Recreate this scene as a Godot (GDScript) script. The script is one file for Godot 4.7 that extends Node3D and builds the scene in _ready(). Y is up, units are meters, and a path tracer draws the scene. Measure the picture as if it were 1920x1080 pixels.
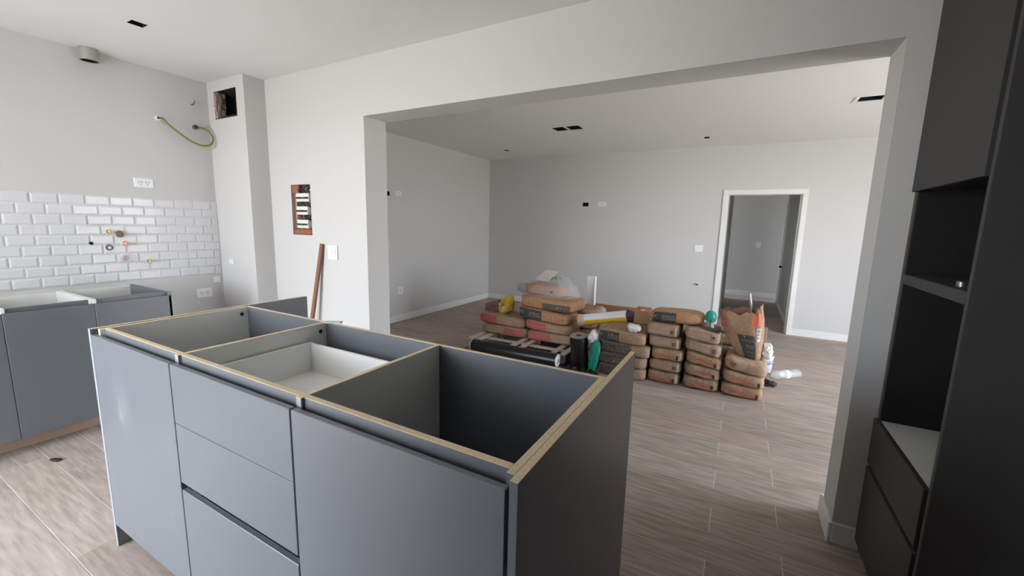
extends Node3D

# ---------------------------------------------------------------- helpers
var rng := RandomNumberGenerator.new()
var taken := {}
var origin_of := {}
var M := {}


func numbered(called: String) -> String:
	if not taken.has(called):
		taken[called] = 0
		return called
	taken[called] += 1
	return "%s_%03d" % [called, taken[called]]


func tag(o: Node, label: String, category := "", group := "") -> Node:
	if label:
		o.set_meta("label", label)
	if category:
		o.set_meta("category", category)
	if group:
		o.set_meta("group", group)
	return o


func thing(called: String, label: String, category: String, at: Vector3, group := "", turn := 0.0) -> Node3D:
	var o := Node3D.new()
	o.name = numbered(called)
	add_child(o)
	o.position = at
	o.rotation.y = turn
	origin_of[o] = at
	tag(o, label, category, group)
	return o


func part(called: String, mesh: Mesh, mat: Material, parent: Node, at: Vector3) -> MeshInstance3D:
	# at is a place in the parent's own axes
	var m := MeshInstance3D.new()
	m.mesh = mesh
	if mat:
		m.material_override = mat
	m.position = at
	if parent == self:
		m.name = numbered(called)
		add_child(m)
	else:
		m.name = called
		parent.add_child(m, true)
	origin_of[m] = (origin_of[parent] if origin_of.has(parent) else Vector3.ZERO) + at
	m.cast_shadow = GeometryInstance3D.SHADOW_CASTING_SETTING_ON
	return m


func block(called: String, lo: Vector3, hi: Vector3, mat: Material, parent: Node = self, bevel := 0.0015) -> MeshInstance3D:
	# a chamfered box between two world corners
	var base: Vector3 = origin_of[parent] if origin_of.has(parent) else Vector3.ZERO
	return part(called, cbox(hi - lo, bevel), mat, parent, (lo + hi) / 2 - base)


func struct(o: Node, label := "") -> Node:
	o.set_meta("kind", "structure")
	if label:
		o.set_meta("label", label)
	return o


func color(r: float, g: float, b: float, a := 1.0) -> Color:
	return Color(r / 255.0, g / 255.0, b / 255.0, a)


func mat(called: String, c: Color, rough := 0.6, metal := 0.0, spec := 0.5) -> StandardMaterial3D:
	var m := StandardMaterial3D.new()
	m.resource_name = called
	m.albedo_color = c
	m.roughness = rough
	m.metallic = metal
	m.metallic_specular = spec
	M[called] = m
	return m


func tri(st: SurfaceTool, a: Vector3, b: Vector3, c: Vector3, n: Vector3, ua := Vector2.ZERO, ub := Vector2.ZERO, uc := Vector2.ZERO) -> void:
	# clockwise seen from the side that n points to
	if (b - a).cross(c - a).dot(n) > 0:
		var t := b; b = c; c = t
		var tu := ub; ub = uc; uc = tu
	st.set_normal(n); st.set_uv(ua); st.add_vertex(a)
	st.set_normal(n); st.set_uv(ub); st.add_vertex(b)
	st.set_normal(n); st.set_uv(uc); st.add_vertex(c)


func quad(st: SurfaceTool, a: Vector3, b: Vector3, c: Vector3, d: Vector3, n: Vector3, ua := Vector2.ZERO, ub := Vector2.ZERO, uc := Vector2.ZERO, ud := Vector2.ZERO) -> void:
	tri(st, a, b, c, n, ua, ub, uc)
	tri(st, a, c, d, n, ua, uc, ud)


func cbox(size: Vector3, bevel := 0.0015, front_only := false) -> ArrayMesh:
	var st := SurfaceTool.new()
	st.begin(Mesh.PRIMITIVE_TRIANGLES)
	var h := size / 2
	var b: float = minf(bevel, minf(h.x, minf(h.y, h.z)) * 0.45)
	for ax in 3:
		var u := (ax + 1) % 3
		var v := (ax + 2) % 3
		for s in [-1.0, 1.0]:
			var n := Vector3.ZERO
			n[ax] = s
			var q := []
			var uv := []
			for k in [[-1.0, -1.0], [1.0, -1.0], [1.0, 1.0], [-1.0, 1.0]]:
				var p := Vector3.ZERO
				p[ax] = s * h[ax]
				p[u] = k[0] * (h[u] - b)
				p[v] = k[1] * (h[v] - b)
				q.append(p)
				uv.append(Vector2(p[u], p[v]))
			quad(st, q[0], q[1], q[2], q[3], n, uv[0], uv[1], uv[2], uv[3])
	if b > 0:
		for ax in 3:   # the twelve chamfers
			var u := (ax + 1) % 3
			var v := (ax + 2) % 3
			for su in [-1.0, 1.0]:
				for sv in [-1.0, 1.0]:
					var n := Vector3.ZERO
					n[u] = su
					n[v] = sv
					n = n.normalized()
					var q := []
					for k in [[-1.0, 0], [1.0, 0], [1.0, 1], [-1.0, 1]]:
						var p := Vector3.ZERO
						p[ax] = k[0] * (h[ax] - b)
						p[u] = su * (h[u] - (b if k[1] == 1 else 0.0))
						p[v] = sv * (h[v] - (b if k[1] == 0 else 0.0))
						q.append(p)
					quad(st, q[0], q[1], q[2], q[3], n)
		for sx in [-1.0, 1.0]:
			for sy in [-1.0, 1.0]:
				for sz in [-1.0, 1.0]:
					var n := Vector3(sx, sy, sz).normalized()
					tri(st, Vector3(sx * h.x, sy * (h.y - b), sz * (h.z - b)), Vector3(sx * (h.x - b), sy * h.y, sz * (h.z - b)), Vector3(sx * (h.x - b), sy * (h.y - b), sz * h.z), n)
	return st.commit()


func lathe(profile: Array, seg := 32, wobble := 0.0, sd := 0) -> ArrayMesh:
	# profile of Vector2(radius, height) from bottom to top, turned round y
	var st := SurfaceTool.new()
	st.begin(Mesh.PRIMITIVE_TRIANGLES)
	var nz := FastNoiseLite.new()
	nz.seed = sd
	nz.frequency = 1.0
	for i in profile.size() - 1:
		var p: Vector2 = profile[i]
		var q: Vector2 = profile[i + 1]
		st.set_smooth_group(i if (profile.size() < 12 and wobble == 0.0) else 0)
		for k in seg:
			var pts := []
			for e in [[p, k], [q, k], [q, k + 1], [p, k + 1]]:
				var a: float = TAU * (int(e[1]) % seg) / seg
				var r: float = e[0].x
				if wobble > 0:
					r *= 1.0 + wobble * nz.get_noise_3d(cos(a) * 2.0, sin(a) * 2.0, e[0].y * 14.0)
				pts.append(Vector3(cos(a) * r, e[0].y, sin(a) * r))
			var uvs := [Vector2(float(k) / seg, p.y), Vector2(float(k) / seg, q.y), Vector2(float(k + 1) / seg, q.y), Vector2(float(k + 1) / seg, p.y)]
			for t in [[0, 2, 1], [0, 3, 2]]:
				for j in t:
					st.set_uv(uvs[j])
					st.add_vertex(pts[j])
	st.generate_normals()
	return st.commit()


func tube(path: Array, radius: float, seg := 10, caps := true) -> ArrayMesh:
	var st := SurfaceTool.new()
	st.begin(Mesh.PRIMITIVE_TRIANGLES)
	var rings := []
	var up := Vector3(0.13, 0.97, 0.21).normalized()
	for i in path.size():
		var d: Vector3 = (path[mini(i + 1, path.size() - 1)] - path[maxi(i - 1, 0)]).normalized()
		var s := d.cross(up).normalized()
		up = s.cross(d).normalized()
		var ring := []
		for k in seg:
			var a := TAU * k / seg
			ring.append(path[i] + (s * cos(a) + up * sin(a)) * radius)
		rings.append(ring)
	for i in path.size() - 1:
		for k in seg:
			var a: Vector3 = rings[i][k]
			var b: Vector3 = rings[i][(k + 1) % seg]
			var c: Vector3 = rings[i + 1][(k + 1) % seg]
			var d: Vector3 = rings[i + 1][k]
			st.set_smooth_group(0)
			for p in ([a, b, c, a, c, d] if (b - a).cross(c - a).dot(a - path[i]) < 0 else [a, c, b, a, d, c]):
				st.add_vertex(p)
	if caps:
		for e in [0, path.size() - 1]:
			st.set_smooth_group(1 + e)
			var out: Vector3 = path[e] - path[1 if e == 0 else e - 1]
			for k in seg:
				var a: Vector3 = rings[e][k]
				var b: Vector3 = rings[e][(k + 1) % seg]
				for p in ([path[e], a, b] if (a - path[e]).cross(b - path[e]).dot(out) < 0 else [path[e], b, a]):
					st.add_vertex(p)
	st.generate_normals()
	return st.commit()


func smooth_path(pts: Array, n := 40) -> Array:
	var c := Curve3D.new()
	for i in pts.size():
		var t: Vector3 = (pts[mini(i + 1, pts.size() - 1)] - pts[maxi(i - 1, 0)]) / 6.0
		c.add_point(pts[i], -t, t)
	var out := []
	var l := c.get_baked_length()
	for i in n + 1:
		out.append(c.sample_baked(l * i / n, true))
	return out


# a stuffed paper sack: a cube pulled into a rounded, sagging, wrinkled box
class Sack:
	var size: Vector3
	var nz := FastNoiseLite.new()
	var power := 8.0
	var wrinkle := 0.006
	var slope := 0.0
	var bend := 0.0
	var sag := 0.0
	var pinch := 0.15

	func at(q: Vector3) -> Vector3:
		var l := pow(pow(absf(q.x), power) + pow(absf(q.y), power) + pow(absf(q.z), power), 1.0 / power)
		var p := q / l
		p.y *= 1.0 - pinch * pow(absf(p.x), 6.0) - pinch * 0.6 * pow(absf(p.z), 6.0)
		var w := Vector3(p.x * size.x, p.y * size.y, p.z * size.z) / 2
		var n := Vector3(q.x * absf(q.x) * absf(q.x), q.y * absf(q.y) * absf(q.y), q.z * absf(q.z) * absf(q.z)).normalized()
		w += n * wrinkle * (nz.get_noise_3d(w.x * 9, w.y * 16, w.z * 9) + 0.6 * nz.get_noise_3d(w.x * 26 + 7, w.y * 46, w.z * 26))
		var t := w.x / size.x * 2.0
		w.y += slope * w.x + bend * t * t - sag * (1.0 - t * t) * maxf(0.0, p.y)
		return w

	func patch(st: SurfaceTool, fu: Callable, nu: int, nv: int, lift := 0.0) -> void:
		var g := []
		for i in nu + 1:
			var row := []
			for j in nv + 1:
				var q: Vector3 = fu.call(float(i) / nu, float(j) / nv)
				var p := at(q)
				if lift > 0:
					var n := Vector3(pow(absf(q.x), 6) * signf(q.x), pow(absf(q.y), 6) * signf(q.y), pow(absf(q.z), 6) * signf(q.z)).normalized()
					p += n * lift
				row.append(p)
			g.append(row)
		for i in nu:
			for j in nv:
				var c: Array = [g[i][j], g[i + 1][j], g[i + 1][j + 1], g[i][j + 1]]
				var uv := [Vector2(float(i) / nu, 1.0 - float(j) / nv), Vector2(float(i + 1) / nu, 1.0 - float(j) / nv), Vector2(float(i + 1) / nu, 1.0 - float(j + 1) / nv), Vector2(float(i) / nu, 1.0 - float(j + 1) / nv)]
				var order := [0, 1, 2, 0, 2, 3]
				if (c[1] - c[0]).cross(c[2] - c[0]).dot(c[0] + c[2]) > 0:
					order = [0, 2, 1, 0, 3, 2]
				for k in order:
					st.set_uv(uv[k])
					st.add_vertex(c[k])

	func body() -> ArrayMesh:
		var st := SurfaceTool.new()
		st.begin(Mesh.PRIMITIVE_TRIANGLES)
		st.set_smooth_group(0)
		var nx := 22
		var ny := 8
		var nz_ := 16
		for s in [-1.0, 1.0]:
			patch(st, func(u, v): return Vector3(u * 2 - 1, v * 2 - 1, s), nx, ny)
			patch(st, func(u, v): return Vector3(u * 2 - 1, s, v * 2 - 1), nx, nz_)
			patch(st, func(u, v): return Vector3(s, u * 2 - 1, v * 2 - 1), ny, nz_)
		st.generate_normals()
		return st.commit()

	# a print on the front, which may run on over the top edge (v beyond 1)
	func printed(u0: float, u1: float, v0: float, v1: float, lift := 0.0016) -> ArrayMesh:
		var st := SurfaceTool.new()
		st.begin(Mesh.PRIMITIVE_TRIANGLES)
		st.set_smooth_group(0)
		patch(st, func(u, v):
			var a := lerpf(u0, u1, u)
			var t := lerpf(v0, v1, v)
			return Vector3(a, minf(t, 1.0), 1.0 - maxf(0.0, t - 1.0)), 14, 10, lift)
		st.generate_normals()
		return st.commit()


func sack(label: String, group: String, at: Vector3, size: Vector3, sd: int, marks := [], opt := {}) -> Node3D:
	# at: middle of the base; marks: [name, material, u0, u1, v0, v1, lift]
	var t := thing(opt.get("name", "cement_sack"), label, "sack", at, group, opt.get("turn", 0.0))
	var s := Sack.new()
	s.size = size
	s.nz.seed = sd
	s.nz.frequency = 1.0
	s.wrinkle = opt.get("wrinkle", 0.006)
	s.slope = opt.get("slope", 0.0)
	s.bend = opt.get("bend", 0.0)
	s.sag = opt.get("sag", 0.0)
	s.power = opt.get("power", 8.0)
	s.pinch = opt.get("pinch", 0.10)
	var up := Vector3(0, size.y / 2, 0)
	part("sack_body", s.body(), opt.get("paper", M.kraft), t, up)
	if opt.get("seam", false):
		marks = marks + [["end_seam", M.paper_white, 0.84, 0.875, -0.85, 0.9, 0.0012]]
	for k in marks:
		part(k[0], s.printed(k[2], k[3], k[4], k[5], k[6] if k.size() > 6 else 0.0016), k[1], t, up)
	return t


func csg_box(parent: Node, called: String, lo: Vector3, hi: Vector3, m: Material, cut := false) -> CSGBox3D:
	var b := CSGBox3D.new()
	b.size = hi - lo
	b.material = m
	var base: Vector3 = origin_of[parent] if origin_of.has(parent) else Vector3.ZERO
	b.position = (lo + hi) / 2 - base
	if cut:
		b.operation = CSGShape3D.OPERATION_SUBTRACTION
	b.name = called
	parent.add_child(b, true)
	origin_of[b] = (lo + hi) / 2
	return b


func noise_tex(sd: int, freq: float, ramp: Array, size := 256, octaves := 4) -> NoiseTexture2D:
	var n := FastNoiseLite.new()
	n.seed = sd
	n.frequency = freq
	n.fractal_octaves = octaves
	var t := NoiseTexture2D.new()
	t.width = size
	t.height = size
	t.seamless = true
	t.noise = n
	var g := Gradient.new()
	g.offsets = PackedFloat32Array([0.0, 0.5, 1.0])
	g.colors = PackedColorArray(ramp)
	t.color_ramp = g
	return t


func noise_bump(sd: int, freq: float, strength := 4.0, size := 256) -> NoiseTexture2D:
	var n := FastNoiseLite.new()
	n.seed = sd
	n.frequency = freq
	n.fractal_octaves = 4
	var t := NoiseTexture2D.new()
	t.width = size
	t.height = size
	t.seamless = true
	t.as_normal_map = true
	t.bump_strength = strength
	t.noise = n
	return t


func worn_print(base: Color, ink: Color, rows: Array, wear: float, sd: int, w := 160, h := 64) -> ImageTexture:
	# a printed panel: rows of small worn letter-like marks [x0, x1, y0, y1]
	var im := Image.create(w, h, false, Image.FORMAT_RGB8)
	var n := FastNoiseLite.new()
	n.seed = sd
	n.frequency = 0.05
	var r := RandomNumberGenerator.new()
	r.seed = sd
	for x in w:
		for y in h:
			var k := n.get_noise_2d(x, y)
			im.set_pixel(x, y, base.lerp(M.kraft.albedo_color, clampf(wear * (k + 0.25), 0, 0.9)))
	for row in rows:
		var x: float = row[0] * w
		while x < row[1] * w:
			var lw: float = (row[3] - row[2]) * h * r.randf_range(0.35, 0.7)
			for i in int(maxf(lw, 1)):
				for j in range(int(row[2] * h), int(row[3] * h)):
					var on := i == 0 or j == int(row[2] * h) or (r.randf() < 0.45)
					if on and x + i < w:
						im.set_pixel(int(x + i), j, ink.lerp(base, r.randf() * 0.4))
			x += lw + 1.5
	return ImageTexture.create_from_image(im)


func print_mat(called: String, t: Texture2D, rough := 0.6) -> StandardMaterial3D:
	var m := mat(called, Color.WHITE, rough)
	m.albedo_texture = t
	m.cull_mode = BaseMaterial3D.CULL_DISABLED
	return m


# ---------------------------------------------------------------- sizes of the place (metres)
const CEIL := 2.68
const XL := -4.404          # left wall, both rooms
const ZP := -2.34           # kitchen face of the wall with the wide opening
const ZB := -2.564          # living-room face of it
const ZF := -7.03           # far wall
const XR := 3.9             # living-room right wall
const XK := 1.27            # kitchen right wall
const ZN := 1.15             # kitchen wall behind the camera
const OL := -2.60
const OR := 0.50
const OT := 2.262


func _ready() -> void:
	rng.seed = 7
	# ---- camera
	var cam := Camera3D.new()
	cam.name = "camera"
	cam.fov = 69.405
	cam.near = 0.05
	cam.basis = Basis(Vector3.UP, deg_to_rad(28.755)) * Basis(Vector3.RIGHT, deg_to_rad(-8.744)) * Basis(Vector3.BACK, deg_to_rad(1.379))
	cam.position = Vector3(0, 1.48, 0)
	add_child(cam)
	cam.current = true
	# ---- sky, which is the only light: it comes in through the windows
	var sky := ProceduralSkyMaterial.new()
	sky.sky_top_color = Color(0.80, 0.89, 1.0)
	sky.sky_horizon_color = Color(0.97, 0.98, 1.0)
	sky.sky_curve = 0.3
	sky.ground_bottom_color = Color(0.755, 0.745, 0.725)
	sky.ground_horizon_color = Color(0.79, 0.78, 0.765)
	sky.sky_energy_multiplier = 1.0
	sky.ground_energy_multiplier = 1.0
	var env := Environment.new()
	env.background_mode = Environment.BG_SKY
	env.sky = Sky.new()
	env.sky.sky_material = sky
	env.background_energy_multiplier = 16.0
	env.ambient_light_source = Environment.AMBIENT_SOURCE_DISABLED
	env.tonemap_mode = Environment.TONE_MAPPER_LINEAR
	env.tonemap_exposure = 1.05
	env.sdfgi_enabled = true
	env.ssao_enabled = true
	env.ssil_enabled = true
	var we := WorldEnvironment.new()
	we.name = "environment"
	we.environment = env
	add_child(we)

	materials()
	shell()
	floor_planks()
	wall_tiles()
	island()
	base_cabinets()
	tall_cabinet()
	fittings()
	left_pile()
	middle_stacks()
	clutter()


func materials() -> void:
	mat("wall_paint", color(211, 210, 208), 0.85, 0, 0.3)
	mat("ceiling_paint", color(240, 239, 237), 0.9, 0, 0.2)
	mat("white_trim", color(236, 236, 234), 0.45)
	mat("grout", color(222, 214, 206), 0.9)
	mat("tile_grout", color(222, 221, 219), 0.9)
	mat("glazed_tile", color(222, 223, 225), 0.10, 0, 0.30)
	mat("laminate", color(106, 110, 116), 0.34, 0, 0.6)
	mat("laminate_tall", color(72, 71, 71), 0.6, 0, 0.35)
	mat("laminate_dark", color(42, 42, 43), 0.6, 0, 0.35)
	mat("plinth_board", color(186, 160, 142), 0.7)
	mat("niche_trim", color(86, 78, 72), 0.7)
	mat("melamine", color(238, 240, 234), 0.5)
	mat("white_drawer", color(250, 250, 247), 0.4)
	mat("raw_board", color(244, 222, 186), 0.85)
	M.raw_board.uv1_triplanar = true
	M.raw_board.uv1_scale = Vector3(6, 6, 6)
	M.raw_board.albedo_texture = noise_tex(3, 0.08, [Color(0.88, 0.87, 0.85), Color(0.96, 0.96, 0.95), Color(1, 1, 1)])
	mat("edge_band", color(152, 156, 161), 0.5)
	mat("black", color(16, 16, 17), 0.7)
	mat("cavity", color(20, 19, 18), 0.95)
	mat("plastic_white", color(238, 238, 240), 0.35)
	mat("socket_hole", color(92, 92, 96), 0.6)
	mat("duct_metal", color(176, 175, 168), 0.45, 0.35)
	mat("brass", color(186, 160, 104), 0.35, 0.8)
	mat("old_brass", color(120, 100, 84), 0.45, 0.6)
	mat("copper", color(196, 150, 132), 0.4, 0.6)
	mat("pale_pipe", color(196, 182, 184), 0.5)
	mat("cable_green", color(92, 104, 48), 0.5)
	mat("cable_yellow", color(150, 150, 78), 0.5)
	mat("brown_wood", color(140, 100, 78), 0.7)
	mat("pale_wood", color(186, 160, 132), 0.8)
	mat("pallet_wood", color(238, 226, 218), 0.85)
	M.pallet_wood.uv1_triplanar = true
	M.pallet_wood.uv1_scale = Vector3(5, 5, 5)
	M.pallet_wood.albedo_texture = noise_tex(41, 0.03, [Color(0.72, 0.7, 0.69), Color(0.92, 0.91, 0.9), Color(1, 1, 1)])
	mat("brick_clay", color(158, 104, 80), 0.9)
	mat("recess_plaster", color(188, 160, 140), 0.9)
	mat("rubble", color(206, 192, 184), 0.95)
	M.rubble.uv1_triplanar = true
	M.rubble.uv1_scale = Vector3(9, 9, 9)
	M.rubble.albedo_texture = noise_tex(12, 0.03, [Color(0.28, 0.24, 0.22), Color(0.85, 0.8, 0.78), Color(1, 0.98, 0.96)])
	mat("wire_dark", color(52, 42, 52), 0.6)
	mat("wire_brown", color(150, 84, 60), 0.6)
	mat("breaker_white", color(236, 236, 228), 0.45)
	mat("kraft", color(178, 147, 120), 0.8, 0, 0.3)
	mat("kraft_pale", color(182, 155, 130), 0.8, 0, 0.3)
	mat("kraft_dusty", color(172, 149, 129), 0.85, 0, 0.2)
	mat("kraft_warm", color(190, 146, 112), 0.75, 0, 0.3)
	for k in ["kraft", "kraft_pale", "kraft_dusty", "kraft_warm"]:
		var m: StandardMaterial3D = M[k]
		m.uv1_triplanar = true
		m.uv1_scale = Vector3(4, 4, 4)
		m.albedo_texture = noise_tex(21, 0.022, [Color(0.82, 0.80, 0.79), Color(0.94, 0.93, 0.92), Color(1, 1, 1)])
		m.normal_enabled = true
		m.normal_texture = noise_bump(22, 0.03, 5.0)
		m.normal_scale = 0.22
	mat("red_ink", color(184, 82, 78), 0.7)
	mat("membrane", color(24, 25, 29), 0.28)
	mat("black_film", color(22, 21, 24), 0.35)
	mat("dusty_black", color(48, 46, 46), 0.6)
	mat("grey_core", color(150, 146, 138), 0.8)
	mat("teal", color(32, 150, 132), 0.4)
	mat("white_film", color(236, 236, 238), 0.4)
	mat("yellow_print", color(236, 196, 40), 0.5)
	mat("maroon", color(82, 58, 56), 0.6)
	mat("cardboard", color(170, 134, 98), 0.85)
	mat("cardboard_dark", color(150, 116, 90), 0.85)
	mat("tan_core", color(206, 186, 160), 0.8)
	mat("steel", color(150, 150, 152), 0.35, 0.8)
	mat("dark_steel", color(92, 88, 88), 0.4, 0.5)
	mat("paper_white", color(226, 216, 210), 0.7)
	mat("red_plastic", color(170, 62, 50), 0.5)
	mat("scrap_dark", color(62, 48, 44), 0.8)
	mat("pale_trim", color(190, 202, 200), 0.5)
	mat("orange_print", color(214, 116, 84), 0.7)
	mat("yellow_bag", color(214, 182, 62), 0.5)
	mat("reddish_bag", color(150, 118, 112), 0.7)
	mat("grey_film", color(168, 170, 168), 0.4)
	var f := mat("clear_film", color(225, 226, 226, 0.22), 0.3)
	f.transparency = BaseMaterial3D.TRANSPARENCY_ALPHA
	f.cull_mode = BaseMaterial3D.CULL_DISABLED
	var b := mat("clear_bottle", color(236, 238, 240, 0.32), 0.27)
	b.transparency = BaseMaterial3D.TRANSPARENCY_ALPHA
	b.cull_mode = BaseMaterial3D.CULL_DISABLED
	for k in ["white_film", "grey_film", "black_film", "teal", "yellow_bag", "maroon"]:
		M[k].cull_mode = BaseMaterial3D.CULL_DISABLED
	# wood-look porcelain: fibres run along u
	var w := mat("plank", Color.WHITE, 0.58, 0, 0.32)
	w.vertex_color_use_as_albedo = true
	w.albedo_texture = noise_tex(5, 0.02, [Color(0.79, 0.775, 0.76), Color(0.90, 0.89, 0.88), Color(1, 1, 1)], 512, 5)
	w.uv1_scale = Vector3(0.32, 3.2, 1)
	w.normal_enabled = true
	w.normal_texture = noise_bump(6, 0.03, 2.0, 512)
	w.normal_scale = 0.25
	# laminate smeared with plaster dust
	var sm := mat("laminate_smeared", Color.WHITE, 0.38, 0, 0.6)
	var im := Image.create(96, 128, false, Image.FORMAT_RGB8)
	var nn := FastNoiseLite.new()
	nn.seed = 91
	nn.frequency = 0.06
	for x in 96:
		for y in 128:
			var d := Vector2((x - 33.0) / 9.0, (y - 36.0) / 17.0).length_squared()
			var e := Vector2((x - 30.0) / 2.6, (y - 45.0) / 4.5).length_squared()
			var k := 0.11 * exp(-d) * (1.0 + nn.get_noise_2d(x * 2.2, y * 0.6)) + 0.17 * exp(-e) * (1.0 + nn.get_noise_2d(x * 3, y * 2)) + 0.04 * maxf(0.0, nn.get_noise_2d(x, y * 0.5))
			im.set_pixel(x, y, M.laminate.albedo_color.lerp(color(214, 216, 216), clampf(k, 0, 0.6)))
	sm.albedo_texture = ImageTexture.create_from_image(im)
	sm.uv1_scale = Vector3(1 / 0.668, -1 / 0.875, 1)
	sm.uv1_offset = Vector3(0.5, 0.5, 0)
	# printed panels of the sacks
	var dark := color(52, 53, 55)
	var pale := color(176, 172, 166)
	print_mat("dark_label", worn_print(dark, pale, [[0.5, 0.95, 0.34, 0.5], [0.48, 0.97, 0.58, 0.78], [0.06, 0.16, 0.3, 0.6]], 0.25, 31))
	print_mat("dark_label_worn", worn_print(color(70, 66, 64), color(140, 132, 126), [[0.5, 0.95, 0.34, 0.5], [0.48, 0.97, 0.58, 0.78]], 0.5, 32))
	print_mat("dark_label_square", worn_print(color(66, 66, 72), color(150, 148, 146), [[0.1, 0.9, 0.15, 0.22], [0.2, 0.8, 0.32, 0.46], [0.15, 0.85, 0.56, 0.62], [0.2, 0.8, 0.72, 0.78]], 0.2, 33, 96, 128))
	print_mat("pale_label", worn_print(color(196, 186, 176), color(70, 64, 62), [[0.1, 0.9, 0.12, 0.3], [0.1, 0.9, 0.42, 0.56], [0.1, 0.9, 0.66, 0.82]], 0.1, 34, 96, 96))
	print_mat("red_label", worn_print(color(186, 84, 82), color(206, 128, 116), [[0.04, 0.96, 0.5, 0.66]], 0.55, 35))
	print_mat("brown_letters", worn_print(M.kraft_pale.albedo_color, color(104, 72, 56), [[0.02, 0.98, 0.3, 0.62]], 0.2, 36, 128, 48))
	print_mat("striped_print", worn_print(M.kraft_dusty.albedo_color, color(158, 98, 74), [[0.0, 1.0, 0.2, 0.32], [0.0, 1.0, 0.55, 0.7]], 0.3, 37, 160, 48))
	print_mat("red_stripe", worn_print(color(170, 112, 88), color(182, 92, 70), [[0.0, 1.0, 0.3, 0.6]], 0.9, 38, 128, 32))
	print_mat("brown_mark", worn_print(color(112, 70, 50), color(150, 104, 80), [[0.2, 0.8, 0.3, 0.6]], 0.3, 39, 32, 32))
	print_mat("dark_mark", worn_print(color(56, 38, 34), color(70, 50, 44), [[0.2, 0.8, 0.3, 0.6]], 0.1, 40, 32, 32))
	print_mat("blue_print", worn_print(color(214, 218, 230), color(64, 76, 128), [[0.05, 0.95, 0.1, 0.25], [0.1, 0.9, 0.4, 0.62], [0.05, 0.95, 0.72, 0.9]], 0.0, 43, 96, 64))


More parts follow.
